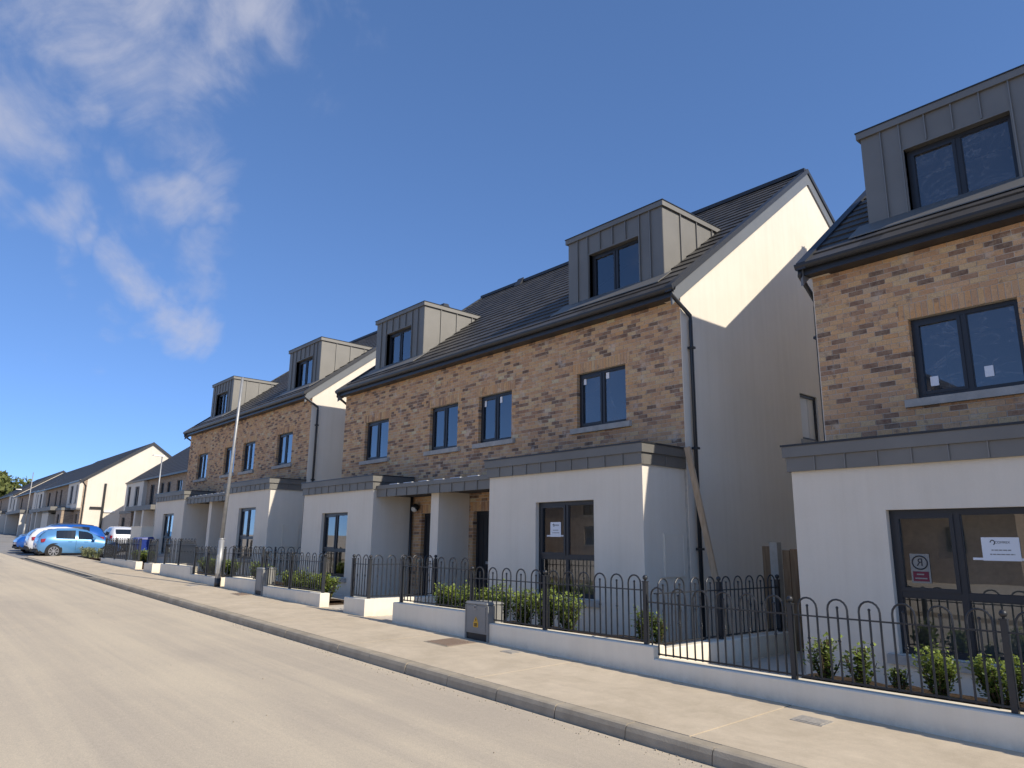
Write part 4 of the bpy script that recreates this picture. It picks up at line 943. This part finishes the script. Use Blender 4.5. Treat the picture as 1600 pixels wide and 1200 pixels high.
for x, k, s, z, l in ((3.40, 4, 1.2, .95, 'young shrub at the left end of the nearest garden'), (3.78, 4, 1.15, .85, 'loose young shrub second from left in the nearest garden'), (4.50, 1, .85, .80, 'dense shrub under the nearest window left half'), (5.02, 2, .9, .78, 'dense shrub under the nearest window by the ball post'), (5.55, 0, .95, .85, 'dense shrub at the right edge of the picture'), (4.15, 4, .8, .5, 'sparse low plant between two denser shrubs in the nearest garden')):
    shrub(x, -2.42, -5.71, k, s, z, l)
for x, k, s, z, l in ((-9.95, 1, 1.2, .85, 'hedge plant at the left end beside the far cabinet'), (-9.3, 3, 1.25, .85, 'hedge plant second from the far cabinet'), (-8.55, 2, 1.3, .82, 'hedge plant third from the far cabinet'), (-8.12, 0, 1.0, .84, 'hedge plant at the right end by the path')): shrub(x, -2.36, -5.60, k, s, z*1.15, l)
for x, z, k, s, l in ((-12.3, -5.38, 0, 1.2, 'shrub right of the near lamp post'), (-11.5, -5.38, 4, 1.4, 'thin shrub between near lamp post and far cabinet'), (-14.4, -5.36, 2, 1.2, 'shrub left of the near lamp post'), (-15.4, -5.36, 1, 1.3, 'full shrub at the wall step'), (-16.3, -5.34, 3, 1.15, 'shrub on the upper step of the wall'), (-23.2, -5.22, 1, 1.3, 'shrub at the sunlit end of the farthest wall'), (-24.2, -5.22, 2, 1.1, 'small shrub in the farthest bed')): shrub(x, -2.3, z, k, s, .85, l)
# strappy plants in the mulch by the car
for i, x in enumerate((-33.2, -32.3, -31.8, -30.6)):
    m = MB(); rnd = random.Random(i)
    for j in range(60):
        a = rnd.uniform(0, 6.283); L = rnd.uniform(.25, .5); d = Vector((math.cos(a), math.sin(a), 0)); s = d.cross(Vector((0, 0, 1)))*.014; o = d*rnd.uniform(0, .12); m.cur = rnd.random()
        p = [o, o+d*.10*L+Vector((0, 0, L*.6)), o+d*.45*L+Vector((0, 0, L*.95)), o+d*.9*L+Vector((0, 0, L*.8))]
        for q, r in zip(p, p[1:]): m.quad(q-s, q+s, r+s*.6, r-s*.6)
    tag(m.build('strappy_plant', 'strap', None, (x, -2.5, kz(x)+.05), tone=True), ('pale strappy plant by the rear wheel of the light blue car', 'strappy plant second along the mulch beside the light blue car', 'strappy plant under the light blue car door', 'lone strappy plant nearest the farthest railing')[i], 'plant', 'strappy plants in the mulch')

# ---------------------------------------------------------------- cars
def car(loc, rz, paint, label, kind='hatch', L=3.8, Wd=1.68, H=1.5, group='parked cars'):
    """local +X is the nose"""
    t = thing('parked_car', loc, label, 'car', group, rz); w = Wd/2
    if kind == 'suv': prof = [(-.50, .55, .86, .92), (-.485, .38, 1.0, 1.02), (-.44, .30, .98, 1.38), (-.38, .28, .97, 1.56), (-.2, .27, .96, 1.63), (.02, .27, .95, 1.61), (.12, .27, .95, 1.52), (.26, .27, .97, 1.06), (.36, .27, .97, .99), (.45, .29, .88, .90), (.49, .34, .70, .72), (.50, .45, .60, .62)]
    else: prof = [(-.50, .45, .76, .82), (-.492, .33, .90, .96), (-.465, .28, .93, 1.16), (-.41, .25, .935, 1.37), (-.27, .24, .915, 1.475), (-.08, .24, .90, 1.50), (.06, .24, .89, 1.42), (.265, .24, .90, .955), (.36, .24, .87, .885), (.45, .26, .77, .785), (.49, .32, .62, .64), (.50, .42, .55, .57)]
    k = H/ (1.63 if kind == 'suv' else 1.50)
    S = []
    for (x, zb, zbelt, zr) in prof:
        e = 1-max(0, abs(x)-.38)*1.6*max(0, abs(x)-.38)/.0144*.12
        ww = w*e; gr = max(0, (zr-zbelt)); tw = ww*(1-.27*min(1, gr/.50))
        S.append([(x*L, yy, z*k) for yy, z in ((ww*.90, zb), (ww*.985, zb+.12), (ww, (zb+zbelt)/2+.05), (ww*.97, zbelt), (tw*1.0 if gr > .1 else ww*.9, zr-.045*(1 if gr > .1 else .3)), (tw*.86, zr-.006), (0, zr+.008))])
    m = MB(); idx = []
    for s in S:
        ring = s+[(p[0], -p[1], p[2]) for p in s[-2::-1]]; idx.append(len(m.v)); m.v += ring
    kk = 13
    for a, b_ in zip(idx, idx[1:]):
        for j in range(kk-1): m.f.append((a+j, b_+j, b_+j+1, a+j+1)); m.t.append(.5)
    m.f.append(tuple(idx[0]+j for j in range(kk))); m.f.append(tuple(idx[-1]+j for j in range(kk))[::-1]); m.t += [.5, .5]
    m.build('body', paint, t, smooth=True)
    bx(-L*.47, L*.47, -w*.86, w*.86, .18, .45).build('underbody', 'rubber', t)
    # glazing follows the body shell a few millimetres proud
    def off(i, lo, hi, sgn, f0=0.0, f1=1.0):
        a = Vector(S[i][3]); b_ = Vector(S[i][4]); q = [a.lerp(b_, lo), a.lerp(b_, hi)]
        return [Vector((v.x, sgn*(v.y+.012), v.z)) for v in q]
    def side_pane(sgn, x0, x1):
        pts = []
        for i in range(len(S)-1):
            for f in (0, .25, .5, .75):
                x = S[i][3][0]*(1-f)+S[i+1][3][0]*f
                if x0 <= x <= x1:
                    lo = Vector(S[i][3]).lerp(Vector(S[i+1][3]), f); hi = Vector(S[i][4]).lerp(Vector(S[i+1][4]), f)
                    if hi.z-lo.z > .10: pts.append((lo.lerp(hi, .08), lo.lerp(hi, .88)))
        g = MB()
        for (a, b_), (c, d) in zip(pts, pts[1:]): g.quad(*[(v.x, sgn*(v.y+.010), v.z) for v in (a, c, d, b_)])
        if g.v: g.build('window', 'carglass', t)
    for sgn in (1, -1):
        side_pane(sgn, -.31*L, -.075*L); side_pane(sgn, -.06*L, .19*L)
        bx(.12*L, .12*L+.14, sgn*w*1.0-.03+.06*sgn, sgn*w*1.0+.03+.06*sgn+.03*sgn, .92*k, 1.02*k).build('mirror', paint, t) if sgn > 0 else bx(.12*L, .12*L+.14, -w-.15, -w-.0, .92*k, 1.02*k).build('mirror', paint, t)
        for q in (-.16*L, .03*L): bx(q, q+.17, sgn*(w*.985)-.012, sgn*(w*.985)+.012, .80*k, .825*k).build('door_handle', paint, t)
        m2 = MB(); m2.box(-.066*L-.004, -.066*L+.004, sgn*w*.992-.008, sgn*w*.992+.006, .38*k, .88*k); m2.build('door_gap', 'rubber', t)
    def cross_pane(i, j, lo, hi):
        a, b_ = S[i], S[j]; g = MB(); A = Vector(a[4]); Bv = Vector(b_[4]); n = Vector((1 if j > i else -1, 0, .8)).normalized()*.014
        if i > j: n = Vector((-1, 0, .5)).normalized()*.014
        p = A.lerp(Bv, lo); q = A.lerp(Bv, hi)
        g.quad(Vector((p.x, -p.y*.86, p.z+.02))+n, Vector((p.x, p.y*.86, p.z+.02))+n, Vector((q.x, q.y*.88, q.z+.02))+n, Vector((q.x, -q.y*.88, q.z+.02))+n)
        return g
    cross_pane(6, 7, .05, .93).build('windscreen', 'carglass', t); 
    g = MB(); off_ = Vector((-.02, 0, .012)); A1, A2, A3 = (Vector(S[i][4]) for i in (1, 2, 3)); tp = A2.lerp(A3, .72); bt = A1.lerp(A2, .22)
    for p, q in ((bt, A2), (A2, tp)): g.quad(*[Vector((v.x, sg*v.y*.88, v.z+.03))+off_ for v, sg in ((p, -1), (p, 1), (q, 1), (q, -1))])
    g.build('rear_window', 'carglass', t)
    for sgn in (1, -1):
        g = MB(); q = sgn*w
        g.hexa([(-.505*L, q*.62, .78*k), (-.46*L, q*.96, .76*k), (-.43*L, q*.985, .80*k), (-.48*L, q*.60, .82*k), (-.495*L, q*.62, .92*k), (-.465*L, q*.93, .93*k), (-.42*L, q*.965, .95*k), (-.47*L, q*.6, .96*k)]); g.build('tail_light', 'redlens', t)
        g = MB(); g.hexa([(.485*L, q*.50, .60*k), (.44*L, q*.90, .62*k), (.40*L, q*.95, .66*k), (.46*L, q*.5, .64*k), (.48*L, q*.52, .69*k), (.43*L, q*.86, .74*k), (.38*L, q*.93, .80*k), (.45*L, q*.5, .72*k)]); g.build('headlight', 'clearlens', t)
    bx(-.508*L, -.46*L, -w*.8, w*.8, .26, .40).build('rear_bumper', 'rubber', t); bx(.47*L, .503*L, -w*.72, w*.72, .24, .36).build('front_grille', 'rubber', t)
    bx(-.512*L, -.505*L, -.26, .26, .50*k, .61*k).build('number_plate', 'white', t)
    for x in (-.315*L, .325*L):
        for sgn in (1, -1):
            wh = link('wheel', None, t, (x, sgn*(w-.09), .31))
            g = MB(); g.disc((0, 0, 0), .365, 'y', 22, .17); g.build('arch', 'rubber', wh, (0, 0, .015))
            g = MB(); g.tube([(0, -.11, 0), (0, -.10, 0), (0, .10, 0), (0, .11, 0)], [.285, .31, .31, .285], 22); g.build('tyre', 'rubber', wh, smooth=False)
            g = MB(); yy = sgn*.115; g.disc((0, yy-.004*sgn, 0), .205, 'y', 22, .012)
            g.build('rim_back', 'cardark', wh)
            g = MB()
            for j in range(8):
                a = 2*math.pi*j/8; c, s_ = math.cos(a), math.sin(a); pr_ = [(c*.03-s_*.014, s_*.03+c*.014), (c*.20-s_*.022, s_*.20+c*.022), (c*.20+s_*.022, s_*.20-c*.022), (c*.03+s_*.014, s_*.03-c*.014)]
                g.prism(pr_, 'y', yy, yy+.012*sgn)
            for j in range(22):
                a, b_ = 2*math.pi*j/22, 2*math.pi*(j+1)/22; g.prism([(.195*math.cos(a), .195*math.sin(a)), (.215*math.cos(a), .215*math.sin(a)), (.215*math.cos(b_), .215*math.sin(b_)), (.195*math.cos(b_), .195*math.sin(b_))], 'y', yy, yy+.012*sgn)
            g.disc((0, yy+.008*sgn, 0), .05, 'y', 12, .016); g.build('rim', 'alloy', wh)
    return t
HP = math.pi/2
def courtz(x, y): return kz(x)-.121+(.141)*(y-(KY-.061))/(2.0-KY+.061)
car((-34.9, -2.50, courtz(-34.9, -2.6)), HP, 'lightblue', 'light blue hatchback parked nearest, tail to the road', L=3.65, Wd=1.62, H=1.42)
car((-38.0, -2.35, courtz(-38, -2.4)), HP, 'carwhite', 'white hatchback parked between the two blue cars', L=3.9, H=1.46)
car((-40.9, -2.3, courtz(-41, -2.4)), -HP, 'strongblue', 'bright blue sport utility car parked nose to the road', 'suv', L=4.3, Wd=1.8, H=1.58)
car((-43.9, -1.9, courtz(-44, -2.0)), -HP, 'cardark', 'dark car with pale windscreen behind the bright blue one', 'suv', L=4.3, H=1.62)
car((-62.5, -4.2, courtz(-62.5, -4.2)), 0, 'cardark', 'dark car parked at the far left edge', L=4.0)
car((-42.2, .95, courtz(-42.2, .95)), math.pi, 'carwhite', 'white car half hidden behind the farthest railing', L=4.0, H=1.45, Wd=1.75)

# ---------------------------------------------------------------- bin and bin store
t = thing('wheelie_bin', (-26.15, -1.75, gz(-26.1)), 'deep blue wheelie bin standing before the farther house pair', 'bin')
b = MB(); b.hexa([(-.22, -.24, .06), (.22, -.24, .06), (.22, .20, .06), (-.22, .20, .06), (-.28, -.32, .98), (.28, -.32, .98), (.28, .30, .98), (-.28, .30, .98)]); b.build('body', 'bluebin', t)
b = MB(); b.hexa([(-.30, -.34, .985), (.30, -.34, .985), (.30, .34, .985), (-.30, .34, .985), (-.26, -.28, 1.06), (.26, -.28, 1.06), (.26, .34, 1.09), (-.26, .34, 1.09)]); b.build('lid', 'bluebin', t)
b = MB(); b.tube([(-.22, .36, 1.02), (.22, .36, 1.02)], .016, 8); b.build('handle', 'bluebin', t)
for x in (-.25, .25):
    b = MB(); b.disc((x, .2, .1), .1, 'x', 14, .05); b.build('wheel', 'rubber', t)
t = thing('bin_store', (-29.2, -1.52, gz(-28.4)), 'plain white rendered screen box beside the blue bin', 'bin store')
b = MB(); b.box(0, 1.72, 0, .12, -.2, 1.48); b.build('front_panel', 'wallpaint', t); b = MB(); b.box(1.60, 1.72, .121, .52, -.2, 1.48); b.build('side_panel', 'wallpaint', t); b = MB(); b.box(0, .12, .121, .52, -.2, 1.48); b.build('side_panel', 'wallpaint', t)
b = MB(); b.box(-.02, 1.74, -.02, .54, 1.482, 1.51); b.build('coping', 'wallpaint', t)

# ---------------------------------------------------------------- two-storey houses farther on (and across the street)
def far_house(x0, x1, yf, zg, eh, rise, depth, label, rz=0, white=(), brick_boxes=(), piers=(), wins=(), doors=(), canopy=None, pipes=(), group='two-storey houses', gm='render'):
    """built from X=x0..x1 with the front at y=yf looking to -Y; z is height above zg"""
    if rz: root = thing('two_storey_house', (0, 0, zg), label, 'house', group)
    else: root = thing('two_storey_house', (0, 0, zg), label, 'house', group)
    S = -1 if rz else 1
    Y = lambda d: yf+S*d
    def B_(name, m, a, c, d0, d1, z0, z1, par=root):
        y0, y1 = sorted((Y(d0), Y(d1))); return bx(a, c, y0, y1, z0, z1).build(name, m, par)
    m = MB(); m.gridwall('x', x0, x1, -1, eh, Y(0), Y(.25), [(a, c, z0, z1) for a, c, z0, z1, d in wins if d == 0]+[(a, c, 0, 2.1) for a, c in doors]); m.build('front_wall', 'farbrick', root)
    for q in (x0, x1-.25):
        m = MB(); g = [(Y(.251), -1), (Y(depth), -1), (Y(depth), eh), (Y(depth/2), eh+rise-.12), (Y(.251), eh+.08)]; m.prism(g, 'x', q, q+.25); m.build('gable_wall', gm, root)
    B_('back_wall', 'render', x0+.251, x1-.251, depth-.25, depth, -1, eh); B_('inner_floor', 'plaster', x0+.251, x1-.251, .251, depth-.251, 2.5, 2.7); B_('ceiling', 'plaster', x0+.251, x1-.251, .251, depth-.251, eh-.1, eh)
    r = MB(); o = .3; sl = rise/(depth/2)
    for a, c in ((-o, depth/2), (depth+o, depth/2)):
        za = eh-sl*o; r.prism([(Y(a), za), (Y(c), eh+rise), (Y(c), eh+rise+.09), (Y(a), za+.09)], 'x', x0-.12, x1+.12)
    rf = r.build('roof', 'fartile', root)
    tl = MB(); nc = int(math.hypot(depth/2+o, rise+sl*o)/.32)
    for i in range(nc):
        f0 = i/nc; f1 = (i+1)/nc; ya, yb_ = -o+(depth/2+o)*f0, -o+(depth/2+o)*f1; za, zb = eh-sl*o+(rise+sl*o)*f0+.092, eh-sl*o+(rise+sl*o)*f1+.092
        tl.prism([(Y(ya), za), (Y(yb_), zb), (Y(ya), za+.03)], 'x', x0-.12, x1+.12)
    tag(tl.build('tile_courses', 'fartile', rf), kind='stuff')
    for q in (x0-.14, x1+.02):
        v = MB()
        for a in (-o, depth+o): v.prism([(Y(a), eh-sl*o-.12), (Y(depth/2), eh+rise-.12), (Y(depth/2), eh+rise+.12), (Y(a), eh-sl*o+.12)], 'x', q, q+.12)
        v.build('verge', 'verge', root)
    B_('gutter', 'gutter', x0-.1, x1+.1, -o-.10, -o+.02, eh-sl*o-.02, eh-sl*o+.09)
    def W_(a, c, z0, z1, d):
        w = link('window', None, root); f = MB(); ff = .06
        for p, q, e, h in ((a, a+ff, z0, z1), (c-ff, c, z0, z1), (a+ff, c-ff, z0, z0+ff), (a+ff, c-ff, z1-ff, z1), ((a+c)/2-.03, (a+c)/2+.03, z0+ff, z1-ff)):
            y0, y1 = sorted((Y(d+.08), Y(d+.15))); f.box(p, q, y0, y1, e, h)
        f.build('frame', 'frame', w); g = MB(); g.quad((a+ff, Y(d+.115), z0+ff), (c-ff, Y(d+.115), z0+ff), (c-ff, Y(d+.115), z1-ff), (a+ff, Y(d+.115), z1-ff)); g.build('pane', 'glass', w)
        y0, y1 = sorted((Y(d-.05), Y(d+.1))); bx(a-.1, c+.1, y0, y1, z0-.1, z0).build('sill', 'sill', w)
    for a, c, d, z0, z1, mm in white:
        ww = [(q[0], q[1], q[2], q[3]) for q in wins if abs(q[4]+d) < .01 and a < q[0] < c and z0 < q[2] < z1]
        m = MB(); m.gridwall('x', a, c, z0, z1, Y(-d), Y(-d+.2), ww); y0, y1 = sorted((Y(-d+.2001), Y(-.002))); m.box(a, a+.2, y0, y1, z0, z1); m.box(c-.2, c, y0, y1, z0, z1); m.box(a, c, y0, y1, z1-.1, z1-.001) ; m.build('projection', mm, root)
        B_('fascia', 'zinc', a-.05, c+.05, -d-.05, -.003, z1+.001, z1+.22) if z1 < eh-.3 else None
        B_('base_trim', 'zinc', a-.04, c+.04, -d-.04, -.003, z0-.14, z0-.001) if z0 > 1 else None
    for a, c, z0, z1, d in wins: W_(a, c, z0, z1, d)
    for a, c in doors:
        B_('door', 'door', a, c, .1, .16, 0, 2.1)
    for a, c, d in piers: B_('pier', 'render', a, c, -d, -.003, -1, 2.45)
    if canopy: B_('canopy', 'zinc', canopy[0], canopy[1], -canopy[2], -.004, 2.46, 2.78)
    for px in pipes:
        p = MB(); p.tube([(px, Y(-.06), eh-.2), (px, Y(-.06), -.2)], .045, 8); p.build('downpipe', 'gutter', root)
    return root
# beyond the parking court: white upper boxes at the ends, brick between
zF2 = kz(-50)+.10
r = far_house(-58.2, -41.4, 5.0, zF2, 5.1, 3.6, 9.6, 'two-storey house half hidden behind the farther brick pair',
    white=[(-58.22, -53.10, .30, 2.55, 4.95, 'render'), (-56.60, -53.10, .9, -1, 2.38, 'farbrick')],
    wins=[(-57.60, -56.70, 3.0, 4.6, -.30), (-55.40, -54.20, 3.0, 4.5, -.30), (-55.80, -54.80, .5, 2.1, -.9), (-52.20, -51.20, 2.7, 4.5, 0), (-49.60, -48.80, 3.0, 4.5, 0), (-48.00, -47.20, 3.0, 4.5, 0), (-45.80, -44.60, 3.0, 4.5, 0)], doors=[(-52.10, -51.20)], piers=[(-50.70, -50.30, 1.3), (-48.60, -48.20, 1.3)], canopy=(-53.00, -46.20, 1.4))
zF1 = kz(-70)+.10
r = far_house(-83.5, -62, 2.3, zF1-.0, 4.95, 3.5, 10.0, 'two-storey house with a broad sunlit white gable beyond the parked cars',
    white=[(-66.6, -62.02, .30, 2.55, 4.9, 'render'), (-83.48, -79.2, .30, 2.55, 4.9, 'render'), (-67.2, -64.6, .9, -1, 2.4, 'farbrick'), (-81.5, -79.2, .9, -1, 2.4, 'farbrick'), (-73.5, -70.2, 1.0, -1, 2.3, 'render')],
    wins=[(-65.6, -64.4, 3.0, 4.5, -.30), (-63.2, -62.6, 3.0, 4.5, -.30), (-82.9, -82.3, 3.0, 4.5, -.30), (-81.2, -80.1, 3.0, 4.5, -.30), (-68.4, -67.4, 2.7, 4.5, 0), (-72.0, -71.2, 3.0, 4.5, 0), (-74.4, -73.6, 3.0, 4.5, 0), (-78.3, -77.2, 2.7, 4.5, 0), (-66.4, -65.4, .6, 2.1, -.9), (-80.9, -79.9, .6, 2.1, -.9)],
    doors=[(-69.6, -68.6), (-76.5, -75.5), (-63.8, -62.9)], piers=[(-74.9, -74.5, 1.3), (-77.5, -77.1, 1.3)], canopy=(-79, -67.3, 1.35))
p = MB(); p.tube([(-61.97, 2.22, 4.7), (-61.95, 2.45, 4.4), (-61.95, 2.45, 0)], .05, 8); p.build('downpipe', 'gutter', r)
p = MB(); p.box(-61.99, -61.86, 3.84, 4.0, -.4, 4.66); p.box(-61.99, -61.86, 2.95, 3.839, 2.52, 2.68); p.build('vent_pipe', 'black', r)
bx(-61.99, -61.9, 4.05, 4.9, 2.25, 2.38).build('wall_bracket', 'white', r)
zF3 = kz(-110)+.10
for i, (a, c) in enumerate(((-104, -84.2), (-124, -104.3))):
    r = far_house(a, c, 2.6, kz(c)+.1, 4.9, 3.2, 9.5, ('far two-storey house with white box fronts left of the broad white gable', 'farthest two-storey house below the trees at the left edge')[i],
        white=[(a+.02, a+3.6, .3, 2.55, 4.8, 'render'), (c-3.6, c-.02, .3, 2.55, 4.8, 'render')], wins=[(a+.8, a+1.9, 3.0, 4.5, -.3), (c-1.9, c-.8, 3.0, 4.5, -.3), (a+5, a+6, 2.8, 4.5, 0), (c-6, c-5, 2.8, 4.5, 0), (a+1, a+2.2, .6, 2.1, 0), (c-2.2, c-1, .6, 2.1, 0)], doors=[(a+6.3, a+7.2)], piers=[(a+4.2, a+4.6, 1.2), (c-4.6, c-4.2, 1.2)], canopy=(a+4, c-4, 1.3))
# across the street: what the windows mirror
a, c = -47, -31
far_house(a, c, -36.0, kz(-39)+.15, 5.0, 3.4, 9.5, 'house across the street opposite the middle pair', rz=1,
    white=[(a+.02, a+4, .3, -1, 4.8, 'render')], wins=[(a+1.2, a+2.6, 3.0, 4.4, -.3), (a+1.2, a+2.6, .7, 2.1, -.3), (a+5.5, a+6.7, 3.0, 4.4, 0), (c-3.4, c-2.2, 3.0, 4.4, 0), (c-3.4, c-1.8, .7, 2.1, 0)], doors=[(a+6, a+7)], group='houses across the street')
r = far_house(-8, 8, -4.2, 0, 6.4, 4.6, 8.4, 'brick house with its gable to the street across the road', wins=[(-5, -3.8, 3.0, 4.4, 0), (3, 4.2, 3.0, 4.4, 0)], doors=[(-1, 0)], group='houses across the street', gm='farbrick')
for y in (-2.0, .9):
    for z in (1.0, 4.0):
        bx(8.002, 8.06, y, y+.9, z, z+1.3).build('gable_window', 'frame', r); bx(8.061, 8.07, y+.07, y+.83, z+.07, z+1.23).build('gable_pane', 'carglass', r)
r.rotation_euler = (0, 0, math.pi/2); r.location = (-7.5, -41.0, kz(-9)+.15)

# ---------------------------------------------------------------- trees at the far left
def tree(x, y, z, h, r, seed, label, n=5200):
    rnd = random.Random(seed); t = thing('broadleaf_tree', (x, y, z), label, 'tree', 'trees at the end of the street')
    tk = MB(); tk.tube([(0, 0, -.3), (.1, 0, h*.25), (0, .1, h*.5), (.1, 0, h*.8)], [.32, .25, .17, .05], 8); cl = []
    for i in range(16):
        a = rnd.uniform(0, 6.283); zz_ = rnd.uniform(.35, .95)*h; rr = r*math.sqrt(max(.05, 1-((zz_/h-.6)/.45)**2))*rnd.uniform(.45, .95); c = Vector((rr*math.cos(a), rr*math.sin(a), zz_)); cl.append((c, rnd.uniform(.7, 1.5)*r*.33))
        tk.tube([(0, 0, zz_*.55), tuple(c*.6+Vector((0, 0, zz_*.3))), tuple(c)], [.09, .05, .02], 5)
    tk.build('trunk', 'bark', t); m = MB()
    for i in range(n):
        c, cr = rnd.choice(cl); d = Vector((rnd.gauss(0, 1), rnd.gauss(0, 1), rnd.gauss(0, .8))).normalized()*cr*rnd.random()**.4; p = c+d; s = rnd.uniform(.22, .48)
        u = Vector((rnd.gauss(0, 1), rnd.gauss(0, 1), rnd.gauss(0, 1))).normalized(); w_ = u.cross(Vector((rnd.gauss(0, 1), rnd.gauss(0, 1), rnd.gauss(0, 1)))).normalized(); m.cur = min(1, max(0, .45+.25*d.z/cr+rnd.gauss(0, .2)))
        m.quad(p-u*s, p+w_*s*.6, p+u*s, p-w_*s*.6)
    m.build('crown', 'treeleaf', t, tone=True)
tree(-142, 6, kz(-142), 8.6, 4.6, 3, 'tall green tree at the left edge above the farthest roof'); tree(-150, 13, kz(-142), 8.2, 5.0, 4, 'brownish tree behind the farthest roof, right of the tall one'); tree(-136, 1.5, kz(-136), 6.8, 4.0, 5, 'lower green tree at the very left edge'); tree(-158, 3, kz(-142), 8.4, 5.0, 6, 'tree farthest back at the left edge')

# ---------------------------------------------------------------- loose grit swept to the road edge
m = MB(); rnd = random.Random(12)
for i in range(420):
    x = rnd.uniform(-10, 8); y = KY-.07-abs(rnd.gauss(0, .10)) if i % 8 else rnd.uniform(-9.5, -5.0)
    q = rnd.uniform(.003, .009) if i % 15 else rnd.uniform(.007, .012)
    z = kz(x)+(-.125+(-.055+.125)*min(1, max(0, (KY-.06-y)/(8.7+KY-.06)))) if y > -8.7 else kz(x)-.06
    m.hexa([(x-q, y-q, z-.002), (x+q, y-q*.8, z-.002), (x+q*.9, y+q, z-.002), (x-q, y+q*.9, z-.002), (x-q*.5, y-q*.6, z+q), (x+q*.6, y-q*.4, z+q*1.1), (x+q*.4, y+q*.5, z+q*.9), (x-q*.6, y+q*.4, z+q)])
tag(m.build('loose_grit', 'kerb'), 'loose grit scattered on the road edge along the kerb', 'grit', kind='stuff')
